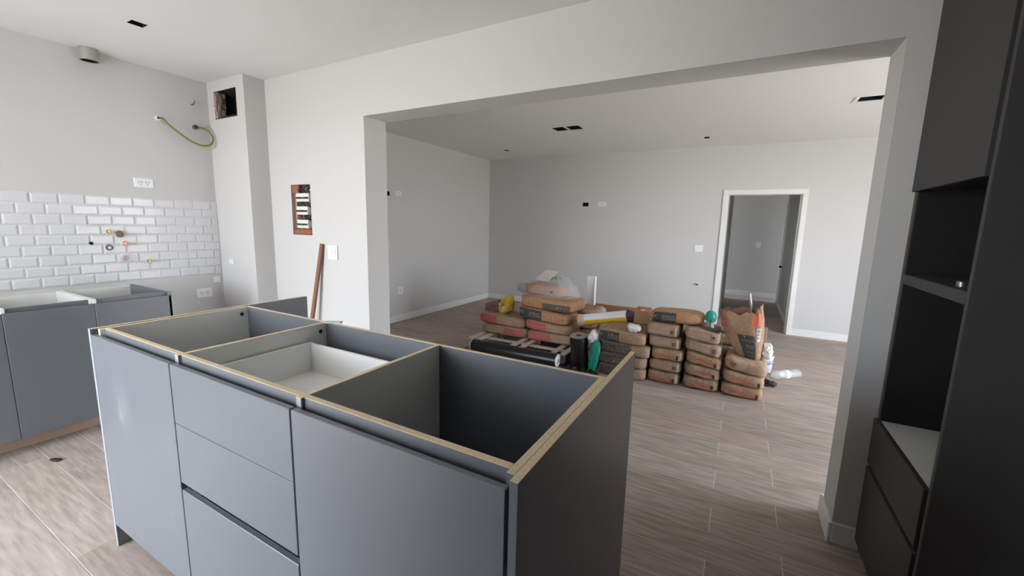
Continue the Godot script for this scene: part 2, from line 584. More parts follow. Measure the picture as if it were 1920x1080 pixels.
# ---------------------------------------------------------------- the rooms
func shell() -> void:
	var paint: Material = M.wall_paint
	# left wall of both rooms
	struct(csg_box(self, "wall_left", Vector3(XL - 0.2, -0.1, ZF), Vector3(XL, CEIL, ZN), paint), "white painted left wall running from the kitchen into the living room")
	for h in [[Vector3(1.861, -4.343, 0), 0.06, 0.08]]:
		csg_box($wall_left, "wall_box_hole", Vector3(XL - 0.06, h[0].x - 0.03, h[0].y - 0.045), Vector3(XL + 0.02, h[0].x + 0.03, h[0].y + 0.035), M.cavity, true)
	# far wall with the doorway
	struct(csg_box(self, "wall_back", Vector3(XL - 0.2, -0.1, ZF - 0.15), Vector3(XR + 0.2, CEIL, ZF), paint), "pale painted far wall of the living room with a doorway")
	csg_box($wall_back, "doorway", Vector3(-0.255, -0.2, ZF - 0.3), Vector3(0.668, 2.0, ZF + 0.1), paint, true)
	csg_box($wall_back, "wall_box_hole", Vector3(-2.495, 1.812, ZF - 0.06), Vector3(-2.393, 1.876, ZF + 0.02), M.cavity, true)
	# the wall between kitchen and living room, with its wide opening
	struct(csg_box(self, "wall_middle", Vector3(XL, -0.1, ZB), Vector3(XR + 0.2, CEIL, ZP), paint), "white wall with the wide rectangular opening between kitchen and living room")
	csg_box($wall_middle, "opening", Vector3(OL, -0.3, ZB - 0.2), Vector3(OR, OT, ZP + 0.2), paint, true)
	csg_box($wall_middle, "panel_recess", Vector3(-3.53, 1.342, ZP - 0.06), Vector3(-3.268, 1.774, ZP + 0.1), M.recess_plaster, true)
	# column in the kitchen corner, with the rough hole of a flue
	struct(csg_box(self, "wall_column", Vector3(XL, -0.1, ZP), Vector3(-3.825, CEIL, -2.157), paint), "white boxed column in the kitchen corner")
	csg_box($wall_column, "flue_hole", Vector3(-4.294, 2.352, -2.33), Vector3(-3.944, 2.588, -2.0), M.cavity, true)
	# the sides that the photograph does not show
	struct(csg_box(self, "wall_right", Vector3(XR, -0.1, ZF), Vector3(XR + 0.2, CEIL, ZB), paint), "living room right wall with the large window")
	csg_box($wall_right, "window_opening", Vector3(XR - 0.1, 0.05, -4.9), Vector3(XR + 0.4, 2.45, -2.75), paint, true)
	struct(csg_box(self, "wall_kitchen_right", Vector3(XK, -0.1, ZP), Vector3(XK + 0.2, CEIL, 4.2), paint), "kitchen right wall behind the tall cabinet")
	struct(csg_box(self, "wall_front", Vector3(XL - 0.2, -0.1, ZN), Vector3(-1.1, CEIL, ZN + 0.2), paint), "kitchen wall behind the camera with its window")
	struct(csg_box(self, "wall_added_return", Vector3(-1.25, -0.1, 0.35), Vector3(-1.1, CEIL, ZN), paint), "unseen return wall added to shade the right side from the kitchen window")  # added out of view to block window light towards the right
	struct(csg_box(self, "wall_added_hall_side", Vector3(-1.5, -0.1, ZN + 0.2), Vector3(-1.3, CEIL, 4.2), paint), "side wall of an unseen hall added behind the camera to cut bounce")  # deep unseen space added so less light bounces onto the right side
	struct(csg_box(self, "wall_added_hall_end", Vector3(-1.5, -0.1, 4.2), Vector3(XK + 0.2, CEIL, 4.4), paint), "end wall of an unseen hall added behind the camera to cut bounce")
	csg_box($wall_front, "window_opening", Vector3(-4.0, 0.04, ZN - 0.1), Vector3(-1.4, 2.4, ZN + 0.4), paint, true)
	# window frames
	for w in [["window_1", Vector3(-4.0, 0.04, ZN + 0.08), Vector3(-1.4, 2.4, ZN + 0.13)], ["window_2", Vector3(XR + 0.08, 0.05, -4.9), Vector3(XR + 0.13, 2.45, -2.75)]]:
		var t := Node3D.new()
		t.name = w[0]
		add_child(t)
		origin_of[t] = Vector3.ZERO
		struct(t, "white window frame with a middle mullion")
		var lo: Vector3 = w[1]
		var hi: Vector3 = w[2]
		block("window_sill", lo, Vector3(hi.x, lo.y + 0.05, hi.z), M.white_trim, t)
		block("window_head", Vector3(lo.x, hi.y - 0.05, lo.z), hi, M.white_trim, t)
		if hi.x - lo.x > 1:
			for x in [lo.x, (lo.x + hi.x) / 2 - 0.025, hi.x - 0.05]:
				block("window_stile", Vector3(x, lo.y + 0.05, lo.z), Vector3(x + 0.05, hi.y - 0.05, hi.z), M.white_trim, t)
		else:
			for z in [lo.z, (lo.z + hi.z) / 2 - 0.025, hi.z - 0.05]:
				block("window_stile", Vector3(lo.x, lo.y + 0.05, z), Vector3(hi.x, hi.y - 0.05, z + 0.05), M.white_trim, t)
	# ceiling with the cut-outs of its lamps
	struct(csg_box(self, "ceiling", Vector3(XL - 0.2, CEIL, -11.0), Vector3(XR + 0.2, CEIL + 0.2, 4.4), M.ceiling_paint), "flat white ceiling of kitchen and living room")
	for c in [
		[-3.535, -3.458, -1.382, -1.300], # kitchen spot hole
		[-2.235, -2.075, -5.19, -5.00], [-2.045, -1.885, -5.19, -5.00], # twin hole
		[-0.583, -0.521, -6.36, -6.25], [-3.59, -3.53, -6.25, -6.13],
		[0.80, 0.975, -5.11, -4.945]]:
		csg_box($ceiling, "lamp_hole", Vector3(c[0], CEIL - 0.05, c[2]), Vector3(c[1], CEIL + 0.09, c[3]), M.cavity, true)
	# passage beyond the doorway, with a bay to the left that a window lights
	struct(csg_box(self, "wall_passage_left", Vector3(-0.45, -0.1, -10.08), Vector3(-0.25, CEIL, ZF - 0.15), paint), "left wall of the passage beyond the doorway")
	struct(csg_box(self, "wall_passage_right", Vector3(0.715, -0.1, -10.10), Vector3(0.92, CEIL, ZF - 0.15), paint), "right wall of the passage beyond the doorway")
	struct(csg_box(self, "wall_passage_end", Vector3(-2.6, -0.1, -11.0), Vector3(3.1, CEIL, -10.72), paint), "grey lit end wall of the passage beyond the doorway")
	struct(csg_box(self, "wall_cross_left", Vector3(-2.6, -0.1, -10.08), Vector3(-0.45, CEIL, -9.9), paint), "near wall of the cross passage, left part")
	struct(csg_box(self, "wall_cross_right", Vector3(0.92, -0.1, -10.10), Vector3(3.1, CEIL, -9.9), paint), "near wall of the cross passage, right part")
	struct(csg_box(self, "wall_cross_end_left", Vector3(-2.8, -0.1, -11.0), Vector3(-2.6, CEIL, -9.9), paint), "left end wall of the cross passage with its window")
	csg_box($wall_cross_end_left, "window_opening", Vector3(-3.0, 0.3, -10.68), Vector3(-2.5, 2.3, -10.12), paint, true)
	struct(csg_box(self, "wall_cross_end_right", Vector3(3.1, -0.1, -11.0), Vector3(3.3, CEIL, -9.9), paint), "right end wall of the cross passage with its window")
	csg_box($wall_cross_end_right, "window_opening", Vector3(3.0, 0.3, -10.68), Vector3(3.5, 2.3, -10.12), paint, true)
	# baseboards
	var bb := [
		["baseboard_back", Vector3(XL, 0, ZF), Vector3(-0.32, 0.1, ZF + 0.016)],
		["baseboard_back_right", Vector3(0.72, 0, ZF), Vector3(XR, 0.1, ZF + 0.016)],
		["baseboard_left", Vector3(XL, 0, ZF + 0.016), Vector3(XL + 0.016, 0.1, ZB)],
		["baseboard_jamb_side", Vector3(OR - 0.016, 0, ZB - 0.016), Vector3(OR, 0.107, ZP + 0.016)],
		["baseboard_jamb_front", Vector3(OR, 0, ZP), Vector3(0.606, 0.107, ZP + 0.016)],
		["baseboard_middle", Vector3(-3.825, 0, ZP), Vector3(OL + 0.016, 0.107, ZP + 0.016)],
		["baseboard_passage", Vector3(-2.6, 0, -10.72), Vector3(3.1, 0.1, -10.704)],
		["baseboard_passage_right", Vector3(0.70, 0, -10.0), Vector3(0.715, 0.1, ZF - 0.15)]]
	for b in bb:
		struct(block(b[0], b[1], b[2], M.white_trim, self, 0.005), "low white baseboard")
	# door casing on the far wall and its jamb lining
	var d := Node3D.new()
	d.name = "door_1"
	add_child(d)
	origin_of[d] = Vector3.ZERO
	struct(d, "white door casing without a leaf in the far wall")
	block("casing_post", Vector3(-0.32, 0, ZF), Vector3(-0.245, 1.985, ZF + 0.02), M.white_trim, d, 0.006)
	block("casing_post", Vector3(0.658, 0, ZF), Vector3(0.72, 1.985, ZF + 0.02), M.white_trim, d, 0.006)
	block("casing_head", Vector3(-0.32, 1.985, ZF), Vector3(0.72, 2.05, ZF + 0.02), M.white_trim, d, 0.006)
	block("jamb_lining", Vector3(-0.255, 0, ZF - 0.16), Vector3(-0.24, 1.99, ZF), M.white_trim, d)
	block("jamb_lining", Vector3(0.653, 0, ZF - 0.16), Vector3(0.668, 1.99, ZF), M.white_trim, d)
	block("head_lining", Vector3(-0.24, 1.978, ZF - 0.16), Vector3(0.653, 1.993, ZF), M.white_trim, d)
	block("door_stop", Vector3(0.641, 0, ZF - 0.11), Vector3(0.653, 1.978, ZF - 0.07), M.white_trim, d)
	var d2 := Node3D.new()
	d2.name = "door_2"
	add_child(d2)
	origin_of[d2] = Vector3.ZERO
	struct(d2, "white door casing at the end of the passage")
	block("casing_post", Vector3(0.688, 0, -10.10), Vector3(0.715, 2.05, -10.03), M.white_trim, d2, 0.004)
	block("casing_post", Vector3(-0.25, 0, -10.08), Vector3(-0.237, 2.05, -10.02), M.white_trim, d2, 0.004)


func plank_mesh(x0: float, x1: float, z0: float, z1: float, st: SurfaceTool = null) -> ArrayMesh:
	var own := st == null
	if own:
		st = SurfaceTool.new()
		st.begin(Mesh.PRIMITIVE_TRIANGLES)
	var shade := rng.randf_range(0.84, 1.06)
	var warm := rng.randf_range(-0.025, 0.03)
	var base := color(194, 180, 170).srgb_to_linear()
	if x1 < -1.5 and z0 > -1.8:   # plaster dust, its paleness also standing in for window light on these planks
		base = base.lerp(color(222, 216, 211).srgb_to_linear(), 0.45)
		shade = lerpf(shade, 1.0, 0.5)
	st.set_color(Color(base.r * shade * (1 + warm), base.g * shade, base.b * shade * (1 - warm)))
	var o := Vector2(rng.randf() * 9, rng.randf() * 3)
	var c := Vector3((x0 + x1) / 2, 0, (z0 + z1) / 2) if own else Vector3.ZERO
	var g := 0.0017
	var b := 0.0012
	var top := []
	var low := []
	var uv := []
	for k in [[x0, z0, 1, 1], [x1, z0, -1, 1], [x1, z1, -1, -1], [x0, z1, 1, -1]]:
		top.append(Vector3(k[0] + k[2] * (g + b), 0, k[1] + k[3] * (g + b)) - c)
		low.append(Vector3(k[0] + k[2] * g, -0.0016, k[1] + k[3] * g) - c)
		uv.append(Vector2(k[0], k[1]) + o)
	quad(st, top[0], top[1], top[2], top[3], Vector3.UP, uv[0], uv[1], uv[2], uv[3])
	for i in 4:
		var j := (i + 1) % 4
		var n: Vector3 = ((low[i] + low[j]) / 2 + c - Vector3((x0 + x1) / 2, 0, (z0 + z1) / 2)).normalized()
		n = (Vector3(0, 1, 0) + (Vector3(signf(n.x), 0, 0) if i % 2 == 1 else Vector3(0, 0, signf(n.z)))).normalized()
		quad(st, top[i], top[j], low[j], low[i], n, uv[i], uv[j], uv[j], uv[i])
		var dn := Vector3(0, -0.008, 0)
		n.y = 0
		quad(st, low[i], low[j], low[j] + dn, low[i] + dn, n.normalized(), uv[i], uv[j], uv[j], uv[i])
	return st.commit() if own else null


func floor_planks() -> void:
	var f := block("floor", Vector3(XL - 0.2, -0.12, -11.0), Vector3(XR + 0.2, -0.0012, 4.4), M.grout, self, 0.0)
	struct(f, "brown grey wood-look plank tile floor with pale joints")
	var rest := SurfaceTool.new()
	rest.begin(Mesh.PRIMITIVE_TRIANGLES)
	var count := 0
	for r in range(-22, 55):
		var z1 := -0.105 - 0.2 * r
		var z0 := z1 - 0.2
		var phase := -0.015 if posmod(r, 2) == 0 else 0.288
		for k in range(-5, 4):
			var x0 := phase + 1.2 * k
			var x1 := x0 + 1.2
			var lo := XL if z1 > ZF else (-0.25 if z1 > -10.05 else -2.6)
			var hi := (XK if z1 > ZP else XR) if z1 > ZF else (0.715 if z1 > -10.05 else 3.1)
			x0 = maxf(x0, lo)
			x1 = minf(x1, hi)
			if x1 - x0 < 0.03:
				continue
			var seen := z0 < -0.1 and x0 < 1.5 and (z0 > ZF - 0.2 or (x1 > -0.4)) and z0 > -10.8 and not (z0 > -2.1 and x0 > 0.3)
			if seen and count < 290:
				count += 1
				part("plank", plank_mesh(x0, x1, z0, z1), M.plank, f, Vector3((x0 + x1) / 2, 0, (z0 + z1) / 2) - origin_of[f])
			else:
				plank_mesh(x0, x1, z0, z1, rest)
	var p := part("plank_rest", rest.commit(), M.plank, f, -origin_of[f])
	p.set_meta("kind", "stuff")


func wall_tiles() -> void:
	# bevelled white tiles in running bond, on a thin bed of grout
	var y0 := 0.942
	var pitch := 0.0755
	var far := -2.157
	var near := 0.6
	var w := $wall_left
	block("tile_bed", Vector3(XL, y0, far), Vector3(XL + 0.004, y0 + 9 * pitch, near), M.tile_grout, w, 0.0)
	var cache := {}
	for row in 9:
		var from_top := 8 - row
		var z := -0.963 if from_top % 2 == 0 else -0.890
		var zs := []
		for k in range(-10, 13):
			zs.append(z + 0.1425 * k)
		for k in zs.size() - 1:
			var a: float = maxf(zs[k], far) + 0.001
			var b: float = minf(zs[k + 1], near) - 0.001
			if b - a < 0.012:
				continue
			var key := int(round((b - a) * 1000))
			if not cache.has(key):
				cache[key] = tile_mesh(b - a, pitch - 0.002)
			var t := part("tile", cache[key], M.glazed_tile, w, Vector3(XL + 0.003, y0 + (row + 0.5) * pitch, (a + b) / 2) - origin_of[w])
			t.rotation = Vector3(0, rng.randf_range(-0.012, 0.012), rng.randf_range(-0.010, 0.010))


func tile_mesh(len: float, high: float) -> ArrayMesh:
	var st := SurfaceTool.new()
	st.begin(Mesh.PRIMITIVE_TRIANGLES)
	var loops := []
	for k in [[0.0, 0.0], [0.0035, 0.0], [0.0085, 0.012]]:   # height off the bed, inset
		var i: float = minf(k[1], len * 0.4)
		loops.append([Vector3(k[0], -high / 2 + i, -len / 2 + i), Vector3(k[0], high / 2 - i, -len / 2 + i), Vector3(k[0], high / 2 - i, len / 2 - i), Vector3(k[0], -high / 2 + i, len / 2 - i)])
	var side := [Vector3(0, 0, -1), Vector3(0, 1, 0), Vector3(0, 0, 1), Vector3(0, -1, 0)]
	for l in 2:
		for i in 4:
			var j := (i + 1) % 4
			var n: Vector3 = side[i] if l == 0 else (side[i] * 0.005 + Vector3(0.012, 0, 0)).normalized()
			quad(st, loops[l][i], loops[l][j], loops[l + 1][j], loops[l + 1][i], n)
	quad(st, loops[2][0], loops[2][1], loops[2][2], loops[2][3], Vector3.RIGHT)
	return st.commit()


# ---------------------------------------------------------------- kitchen furniture
func topped(called: String, lo: Vector3, hi: Vector3, m: Material, parent: Node) -> MeshInstance3D:
	# a board whose upper edge shows the raw core
	var b := block(called, lo, Vector3(hi.x, hi.y - 0.0012, hi.z), m, parent, 0.0008)
	block("raw_edge", Vector3(lo.x + 0.0004, hi.y - 0.0014, lo.z + 0.0004), Vector3(hi.x - 0.0004, hi.y, hi.z - 0.0004), M.raw_board, b, 0.0003)
	return b


func island() -> void:
	var H := 1.008
	var t := thing("kitchen_island", "long grey island cabinet without a worktop, three open bays edged in raw board", "cabinet", Vector3(-1.33, 0, -1.1))
	var lam: Material = M.laminate
	var mel: Material = M.melamine
	# end panels
	topped("end_panel", Vector3(-2.352, 0, -1.613), Vector3(-2.334, H, -0.627), lam, t)
	block("edge_band", Vector3(-2.3522, 0.0, -0.6272), Vector3(-2.3335, H, -0.6245), M.edge_band, t, 0.0005)
	topped("end_panel", Vector3(-0.339, 0, -1.577), Vector3(-0.320, H, -0.625), lam, t)
	# carcass sides and dividers
	topped("carcass_side", Vector3(-2.316, 0.11, -1.252), Vector3(-2.298, H, -0.645), mel, t)
	block("spacer", Vector3(-2.3335, 0.9, -0.70), Vector3(-2.3165, 1.0, -0.640), M.black, t)
	block("spacer", Vector3(-2.3335, 0.11, -1.25), Vector3(-2.3165, 0.9, -0.66), M.black, t)
	for x in [-1.668, -1.003]:
		topped("divider", Vector3(x - 0.009, 0.11, -1.236), Vector3(x + 0.009, H, -0.680), mel, t)
		topped("divider_nose", Vector3(x - 0.009, 0.93, -0.679), Vector3(x + 0.013, H, -0.651), M.edge_band, t)
	topped("carcass_side", Vector3(-0.357, 0.11, -1.252), Vector3(-0.3392, H, -0.646), lam, t)
	# rails, backs and bottoms of the three bays
	var bays := [[-2.298, -1.677], [-1.655, -1.012], [-0.990, -0.357]]
	for b in bays:
		topped("front_rail", Vector3(b[0], 0.90, -0.679), Vector3(b[1], H, -0.660), lam, t)
	for b in [[-2.298, -1.677], [-1.659, -1.012], [-0.994, -0.357]]:
		topped("back_panel", Vector3(b[0], 0.11, -1.252), Vector3(b[1], H, -1.236), lam, t)
		block("bottom_panel", Vector3(b[0], 0.11, -1.236), Vector3(b[1], 0.128, -0.65), mel, t)
	# the dividers' ends go through the back
	for x in [-1.668, -1.003]:
		topped("back_post", Vector3(x - 0.009, 0.11, -1.252), Vector3(x + 0.009, H, -1.2365), lam, t)
	# connecting bolts near the back of the white sides
	for p in [Vector3(-2.297, 0.972, -1.205), Vector3(-1.658, 0.972, -1.205)]:
		var bolt := part("bolt_cap", lathe([Vector2(0, 0), Vector2(0.009, 0), Vector2(0.009, 0.002), Vector2(0, 0.0025)], 16), M.black, t, p - origin_of[t])
		bolt.rotation.z = -PI / 2
	# doors and drawers
	block("door", Vector3(-2.332, 0.11, -0.643), Vector3(-1.664, 0.985, -0.625), M.laminate_smeared, t)
	block("door", Vector3(-0.997, 0.11, -0.643), Vector3(-0.347, 0.985, -0.625), lam, t)
	var top := block("drawer", Vector3(-1.657, 0.7735, -0.643), Vector3(-1.003, 0.985, -0.625), lam, t)
	block("drawer", Vector3(-1.657, 0.550, -0.643), Vector3(-1.003, 0.7715, -0.625), lam, t)
	block("drawer", Vector3(-1.657, 0.11, -0.643), Vector3(-1.003, 0.521, -0.625), lam, t)
	block("grip_channel", Vector3(-1.645, 0.515, -0.668), Vector3(-1.003, 0.556, -0.650), lam, t)
	# the open white box of the upper drawer
	var wd: Material = M.white_drawer
	block("drawer_side", Vector3(-1.648, 0.80, -1.148), Vector3(-1.634, 0.940, -0.684), wd, top)
	block("drawer_side", Vector3(-1.032, 0.80, -1.148), Vector3(-1.018, 0.940, -0.684), wd, top)
	block("drawer_back", Vector3(-1.634, 0.80, -1.148), Vector3(-1.032, 0.936, -1.134), wd, top)
	block("drawer_bottom", Vector3(-1.634, 0.80, -1.134), Vector3(-1.032, 0.812, -0.684), wd, top)
	# plinth, set back
	block("plinth", Vector3(-2.30, 0, -0.70), Vector3(-0.36, 0.10, -0.685), M.laminate_dark, t)


func base_cabinets() -> void:
	# run along the tiled wall: units open on top
	var top := 0.915
	var units := [[-1.47, -1.04], [-1.04, -0.64], [-0.64, -0.04], [-0.04, 0.56]]
	var words := ["grey base cabinet at the far end of the row under the tiles", "grey base cabinet second from the far end of the tiled row", "grey base cabinet under the tiles, cut by the left picture edge", "grey base cabinet nearest the camera wall, under the tiles"]
	for i in units.size():
		var a: float = units[i][0]
		var b: float = units[i][1]
		var t := thing("base_cabinet", words[i], "cabinet", Vector3(-4.07, 0, (a + b) / 2), "base cabinets under the tiled wall")
		block("door", Vector3(-3.758, 0.11, a + 0.0015), Vector3(-3.74, 0.889, b - 0.0015), M.laminate, t)
		block("front_rail", Vector3(-3.79, 0.80, a + 0.018), Vector3(-3.772, top, b - 0.018), M.laminate, t)
		var end := i == 0
		block("carcass_side", Vector3(-4.39, 0.11, a), Vector3(-3.740 if end else -3.765, top, a + 0.018), M.laminate if end else M.melamine, t)
		block("carcass_side", Vector3(-4.39, 0.11, b - 0.018), Vector3(-3.760, top, b - 0.0005), M.melamine, t)
		block("back_panel", Vector3(-4.398, 0.11, a + 0.018), Vector3(-4.388, top - 0.01, b - 0.018), M.melamine, t)
		block("bottom_panel", Vector3(-4.388, 0.11, a + 0.018), Vector3(-3.76, 0.128, b - 0.018), M.melamine, t)
		block("plinth", Vector3(-3.905, 0, a), Vector3(-3.889, 0.108, b), M.plinth_board, t)


func tall_cabinet() -> void:
	var X := 0.588
	var t := thing("tall_cabinet", "tall dark grey larder cabinet at the right edge, with open niches above two drawers", "cabinet", Vector3(0.93, 0, -2.0))
	var lam: Material = M.laminate_tall
	var xb := 1.25
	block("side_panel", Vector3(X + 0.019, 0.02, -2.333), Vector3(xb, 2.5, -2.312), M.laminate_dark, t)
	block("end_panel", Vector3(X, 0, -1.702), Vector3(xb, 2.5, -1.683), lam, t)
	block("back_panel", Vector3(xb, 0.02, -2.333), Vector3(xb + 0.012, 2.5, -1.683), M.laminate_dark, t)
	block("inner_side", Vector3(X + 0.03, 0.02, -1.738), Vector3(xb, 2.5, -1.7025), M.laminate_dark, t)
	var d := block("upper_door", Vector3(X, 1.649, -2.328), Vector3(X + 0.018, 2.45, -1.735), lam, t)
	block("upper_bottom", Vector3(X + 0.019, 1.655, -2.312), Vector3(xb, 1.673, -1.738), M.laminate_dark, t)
	block("top_panel", Vector3(X, 2.45, -2.333), Vector3(xb, 2.468, -1.683), lam, t)
	block("shelf", Vector3(X + 0.012, 1.272, -2.312), Vector3(xb, 1.312, -1.738), lam, t)
	block("niche_floor", Vector3(X + 0.020, 0.645, -2.312), Vector3(xb, 0.660, -1.738), M.melamine, t)
	block("drawer", Vector3(X, 0.450, -2.331), Vector3(X + 0.018, 0.662, -1.735), lam, t)
	block("drawer", Vector3(X, 0.06, -2.331), Vector3(X + 0.018, 0.430, -1.735), lam, t)
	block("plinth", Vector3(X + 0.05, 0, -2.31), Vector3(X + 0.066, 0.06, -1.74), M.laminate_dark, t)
	block("niche_edge", Vector3(X + 0.012, 0.662, -2.334), Vector3(X + 0.019, 1.649, -2.312), M.niche_trim, t)
	# a bit of metal left on the shelf
	var c := thing("hinge", "small bright metal hinge lying on the niche shelf of the tall cabinet", "hinge", Vector3(0.70, 1.312, -1.885))
	block("hinge_plate", Vector3(0.645, 1.312, -1.895), Vector3(0.74, 1.318, -1.87), M.dark_steel, c, 0.001)
	part("hinge_cup", lathe([Vector2(0, 0), Vector2(0.014, 0), Vector2(0.014, 0.016), Vector2(0.011, 0.018), Vector2(0, 0.018)], 20), M.steel, c, Vector3(-0.062, 0.0005, -0.002))


# ---------------------------------------------------------------- things fixed to walls and ceiling
func socket_plate(called: String, label: String, category: String, at: Vector3, w: float, h: float, facing: Vector3, modules: int, group := "", turn := 0.0) -> void:
	# facing: the wall's outward normal (+x or +z)
	var t := thing(called, label, category, at, group)
	var rot := PI / 2 if facing.x > 0 else 0.0
	t.rotation.y = rot
	part("cover_plate", cbox(Vector3(w, h, 0.010), 0.003), M.plastic_white, t, Vector3(0, 0, 0.005))
	for k in modules:
		var x := (k - (modules - 1) / 2.0) * w * 0.36
		if called == "socket":
			part("socket_face", cbox(Vector3(w * 0.3, h * 0.55, 0.003), 0.001), M.plastic_white, t, Vector3(x, 0, 0.0115))
			for s in [-1, 1]:
				var slot := part("socket_slot", cbox(Vector3(0.004, 0.014, 0.002), 0.0004), M.socket_hole, t, Vector3(x + s * 0.009, 0.006, 0.0135))
				slot.rotation.z = s * 0.5
			part("socket_slot", cbox(Vector3(0.004, 0.012, 0.002), 0.0004), M.socket_hole, t, Vector3(x, -0.012, 0.0135))
		elif modules > 0:
			part("rocker", cbox(Vector3(w * 0.3, h * 0.5, 0.004), 0.001), M.plastic_white, t, Vector3(x, 0, 0.012))


func fittings() -> void:
	var R := Vector3.RIGHT
	var B := Vector3.BACK
	socket_plate("socket", "white double socket plate on the wall above the tiles", "socket", Vector3(XL, 1.744, -1.617), 0.128, 0.076, R, 2)
	socket_plate("socket", "white double socket plate low on the wall below the tiles, right of the base cabinets", "socket", Vector3(XL, 0.771, -1.989), 0.13, 0.086, R, 2)
	socket_plate("blank_plate", "small white blank plate on the kitchen column beside the tiles", "wall plate", Vector3(-4.205, 1.068, -2.157), 0.085, 0.05, B, 0)
	socket_plate("blank_plate", "small white blank plate in the corner just under the tile edge", "wall plate", Vector3(XL, 0.885, -2.105), 0.06, 0.06, R, 0)
	socket_plate("wall_switch", "white switch plate beside the brown stick near the opening", "switch", Vector3(-3.005, 1.207, ZP), 0.12, 0.122, B, 2)
	socket_plate("wall_switch", "white switch plate on the far wall left of the doorway", "switch", Vector3(-0.59, 1.175, ZF), 0.115, 0.1, B, 1)
	socket_plate("socket", "white socket plate high on the far wall beside a square hole", "socket", Vector3(-2.143, 1.848, ZF), 0.15, 0.085, B, 1)
	socket_plate("socket", "white socket plate high on the living room left wall", "socket", Vector3(XL, 1.872, -4.55), 0.115, 0.07, R, 1)
	socket_plate("socket", "white socket plate low on the living room left wall", "socket", Vector3(XL, 0.462, -4.56), 0.12, 0.115, R, 1)
	socket_plate("blank_plate", "pale plate on the end wall of the passage", "wall plate", Vector3(0.30, 1.15, -10.72), 0.09, 0.13, B, 0)
	# outlet stub on the far wall
	var st := thing("pipe_stub", "small dark pipe stub poking out of the far wall left of the doorway", "pipe stub", Vector3(-0.558, 0.62, ZF))
	var q := part("stub", lathe([Vector2(0, 0), Vector2(0.014, 0), Vector2(0.014, 0.05), Vector2(0.010, 0.05), Vector2(0, 0.048)], 16), M.dark_steel, st, Vector3.ZERO)
	q.rotation.x = PI / 2
	q = part("collar", lathe([Vector2(0.014, 0), Vector2(0.024, 0), Vector2(0.022, 0.003), Vector2(0.014, 0.004)], 20), M.plastic_white, st, Vector3.ZERO)
	q.rotation.x = PI / 2
	# door handle spot on the passage wall
	var hk := thing("door_stop", "small dark knob on the right wall of the passage", "knob", Vector3(0.715, 0.78, -9.6))
	q = part("knob", lathe([Vector2(0, 0), Vector2(0.02, 0), Vector2(0.014, 0.02), Vector2(0.026, 0.04), Vector2(0.018, 0.055), Vector2(0, 0.06)], 18), M.black, hk, Vector3.ZERO)
	q.rotation.z = PI / 2
	# exhaust duct stub at the ceiling
	var dz := thing("duct_stub", "grey round duct stub hanging from the ceiling by the tiled wall", "duct", Vector3(-4.338, 2.592, -1.352))
	part("duct_ring", lathe([Vector2(0.050, 0), Vector2(0.053, 0), Vector2(0.053, 0.03), Vector2(0.0545, 0.034), Vector2(0.053, 0.038), Vector2(0.053, 0.0875), Vector2(0.050, 0.0875), Vector2(0.050, 0)], 40), M.duct_metal, dz, Vector3.ZERO)
	part("duct_inside", lathe([Vector2(0.0495, 0.004), Vector2(0.0495, 0.085), Vector2(0, 0.085)], 32), M.cavity, dz, Vector3.ZERO)
	# plumbing stubs in the tiles
	var face := XL + 0.0115
	var stubs := [
		["small brass pipe stub, the upper left one in the tiles", 1.346, -1.352, 0.013, 0.05, "brass"],
		["dark brown valve stub, the thickest of the pipe stubs in the tiles", 1.326, -1.418, 0.022, 0.035, "old_brass"],
		["copper coloured pipe stub in the tiles below the dark valve stub", 1.25, -1.448, 0.017, 0.03, "copper"],
		["pale pink pipe stub in the lower part of the tiles", 1.135, -1.432, 0.020, 0.035, "pale_pipe"],
		["small brass pipe stub, the lower right one in the tiles", 1.098, -1.59, 0.013, 0.04, "brass"]]
	for s in stubs:
		var o := thing("pipe_stub", s[0], "pipe stub", Vector3(face, s[1], s[2]), "pipe stubs in the tiled wall")
		var r: float = s[3]
		var l: float = s[4]
		var pm: Material = M[s[5]]
		var a := part("stub", lathe([Vector2(0, 0), Vector2(r, 0), Vector2(r, l * 0.5), Vector2(r * 1.18, l * 0.52), Vector2(r * 1.18, l * 0.8), Vector2(r * 0.9, l), Vector2(r * 0.55, l), Vector2(r * 0.5, l * 0.8), Vector2(0, l * 0.8)], 20), pm, o, Vector3.ZERO)
		a.rotation.z = -PI / 2
		var c := part("collar", lathe([Vector2(r, 0), Vector2(r * 1.7, 0), Vector2(r * 1.55, 0.004), Vector2(r, 0.006)], 24), M.plastic_white, o, Vector3.ZERO)
		c.rotation.z = -PI / 2
	var ho := thing("pipe_opening", "round black-rimmed pipe opening with a pale bore among the pipe stubs", "pipe opening", Vector3(face, 1.22, -1.352), "pipe stubs in the tiled wall")
	var ring := part("rim", lathe([Vector2(0.013, 0), Vector2(0.024, 0), Vector2(0.022, 0.008), Vector2(0.014, 0.008), Vector2(0.013, 0)], 24), M.dark_steel, ho, Vector3.ZERO)
	ring.rotation.z = -PI / 2
	ring = part("bore", lathe([Vector2(0, 0), Vector2(0.013, 0), Vector2(0.012, 0.003), Vector2(0, 0.003)], 20), M.plastic_white, ho, Vector3.ZERO)
	ring.rotation.z = -PI / 2
	ho = thing("tile_hole", "small black drilled hole in the tiles left of the pipe stubs", "hole", Vector3(face, 1.256, -1.249))
	ring = part("hole_rim", lathe([Vector2(0, 0), Vector2(0.013, 0), Vector2(0.0125, 0.001), Vector2(0, 0.0008)], 20), M.black, ho, Vector3.ZERO)
	ring.rotation.z = -PI / 2
	# earth cable looping between two conduit ends
	var cb := thing("earth_cable", "green and yellow cable looping between two conduit ends on the kitchen left wall", "cable", Vector3(XL, 2.17, -1.85))
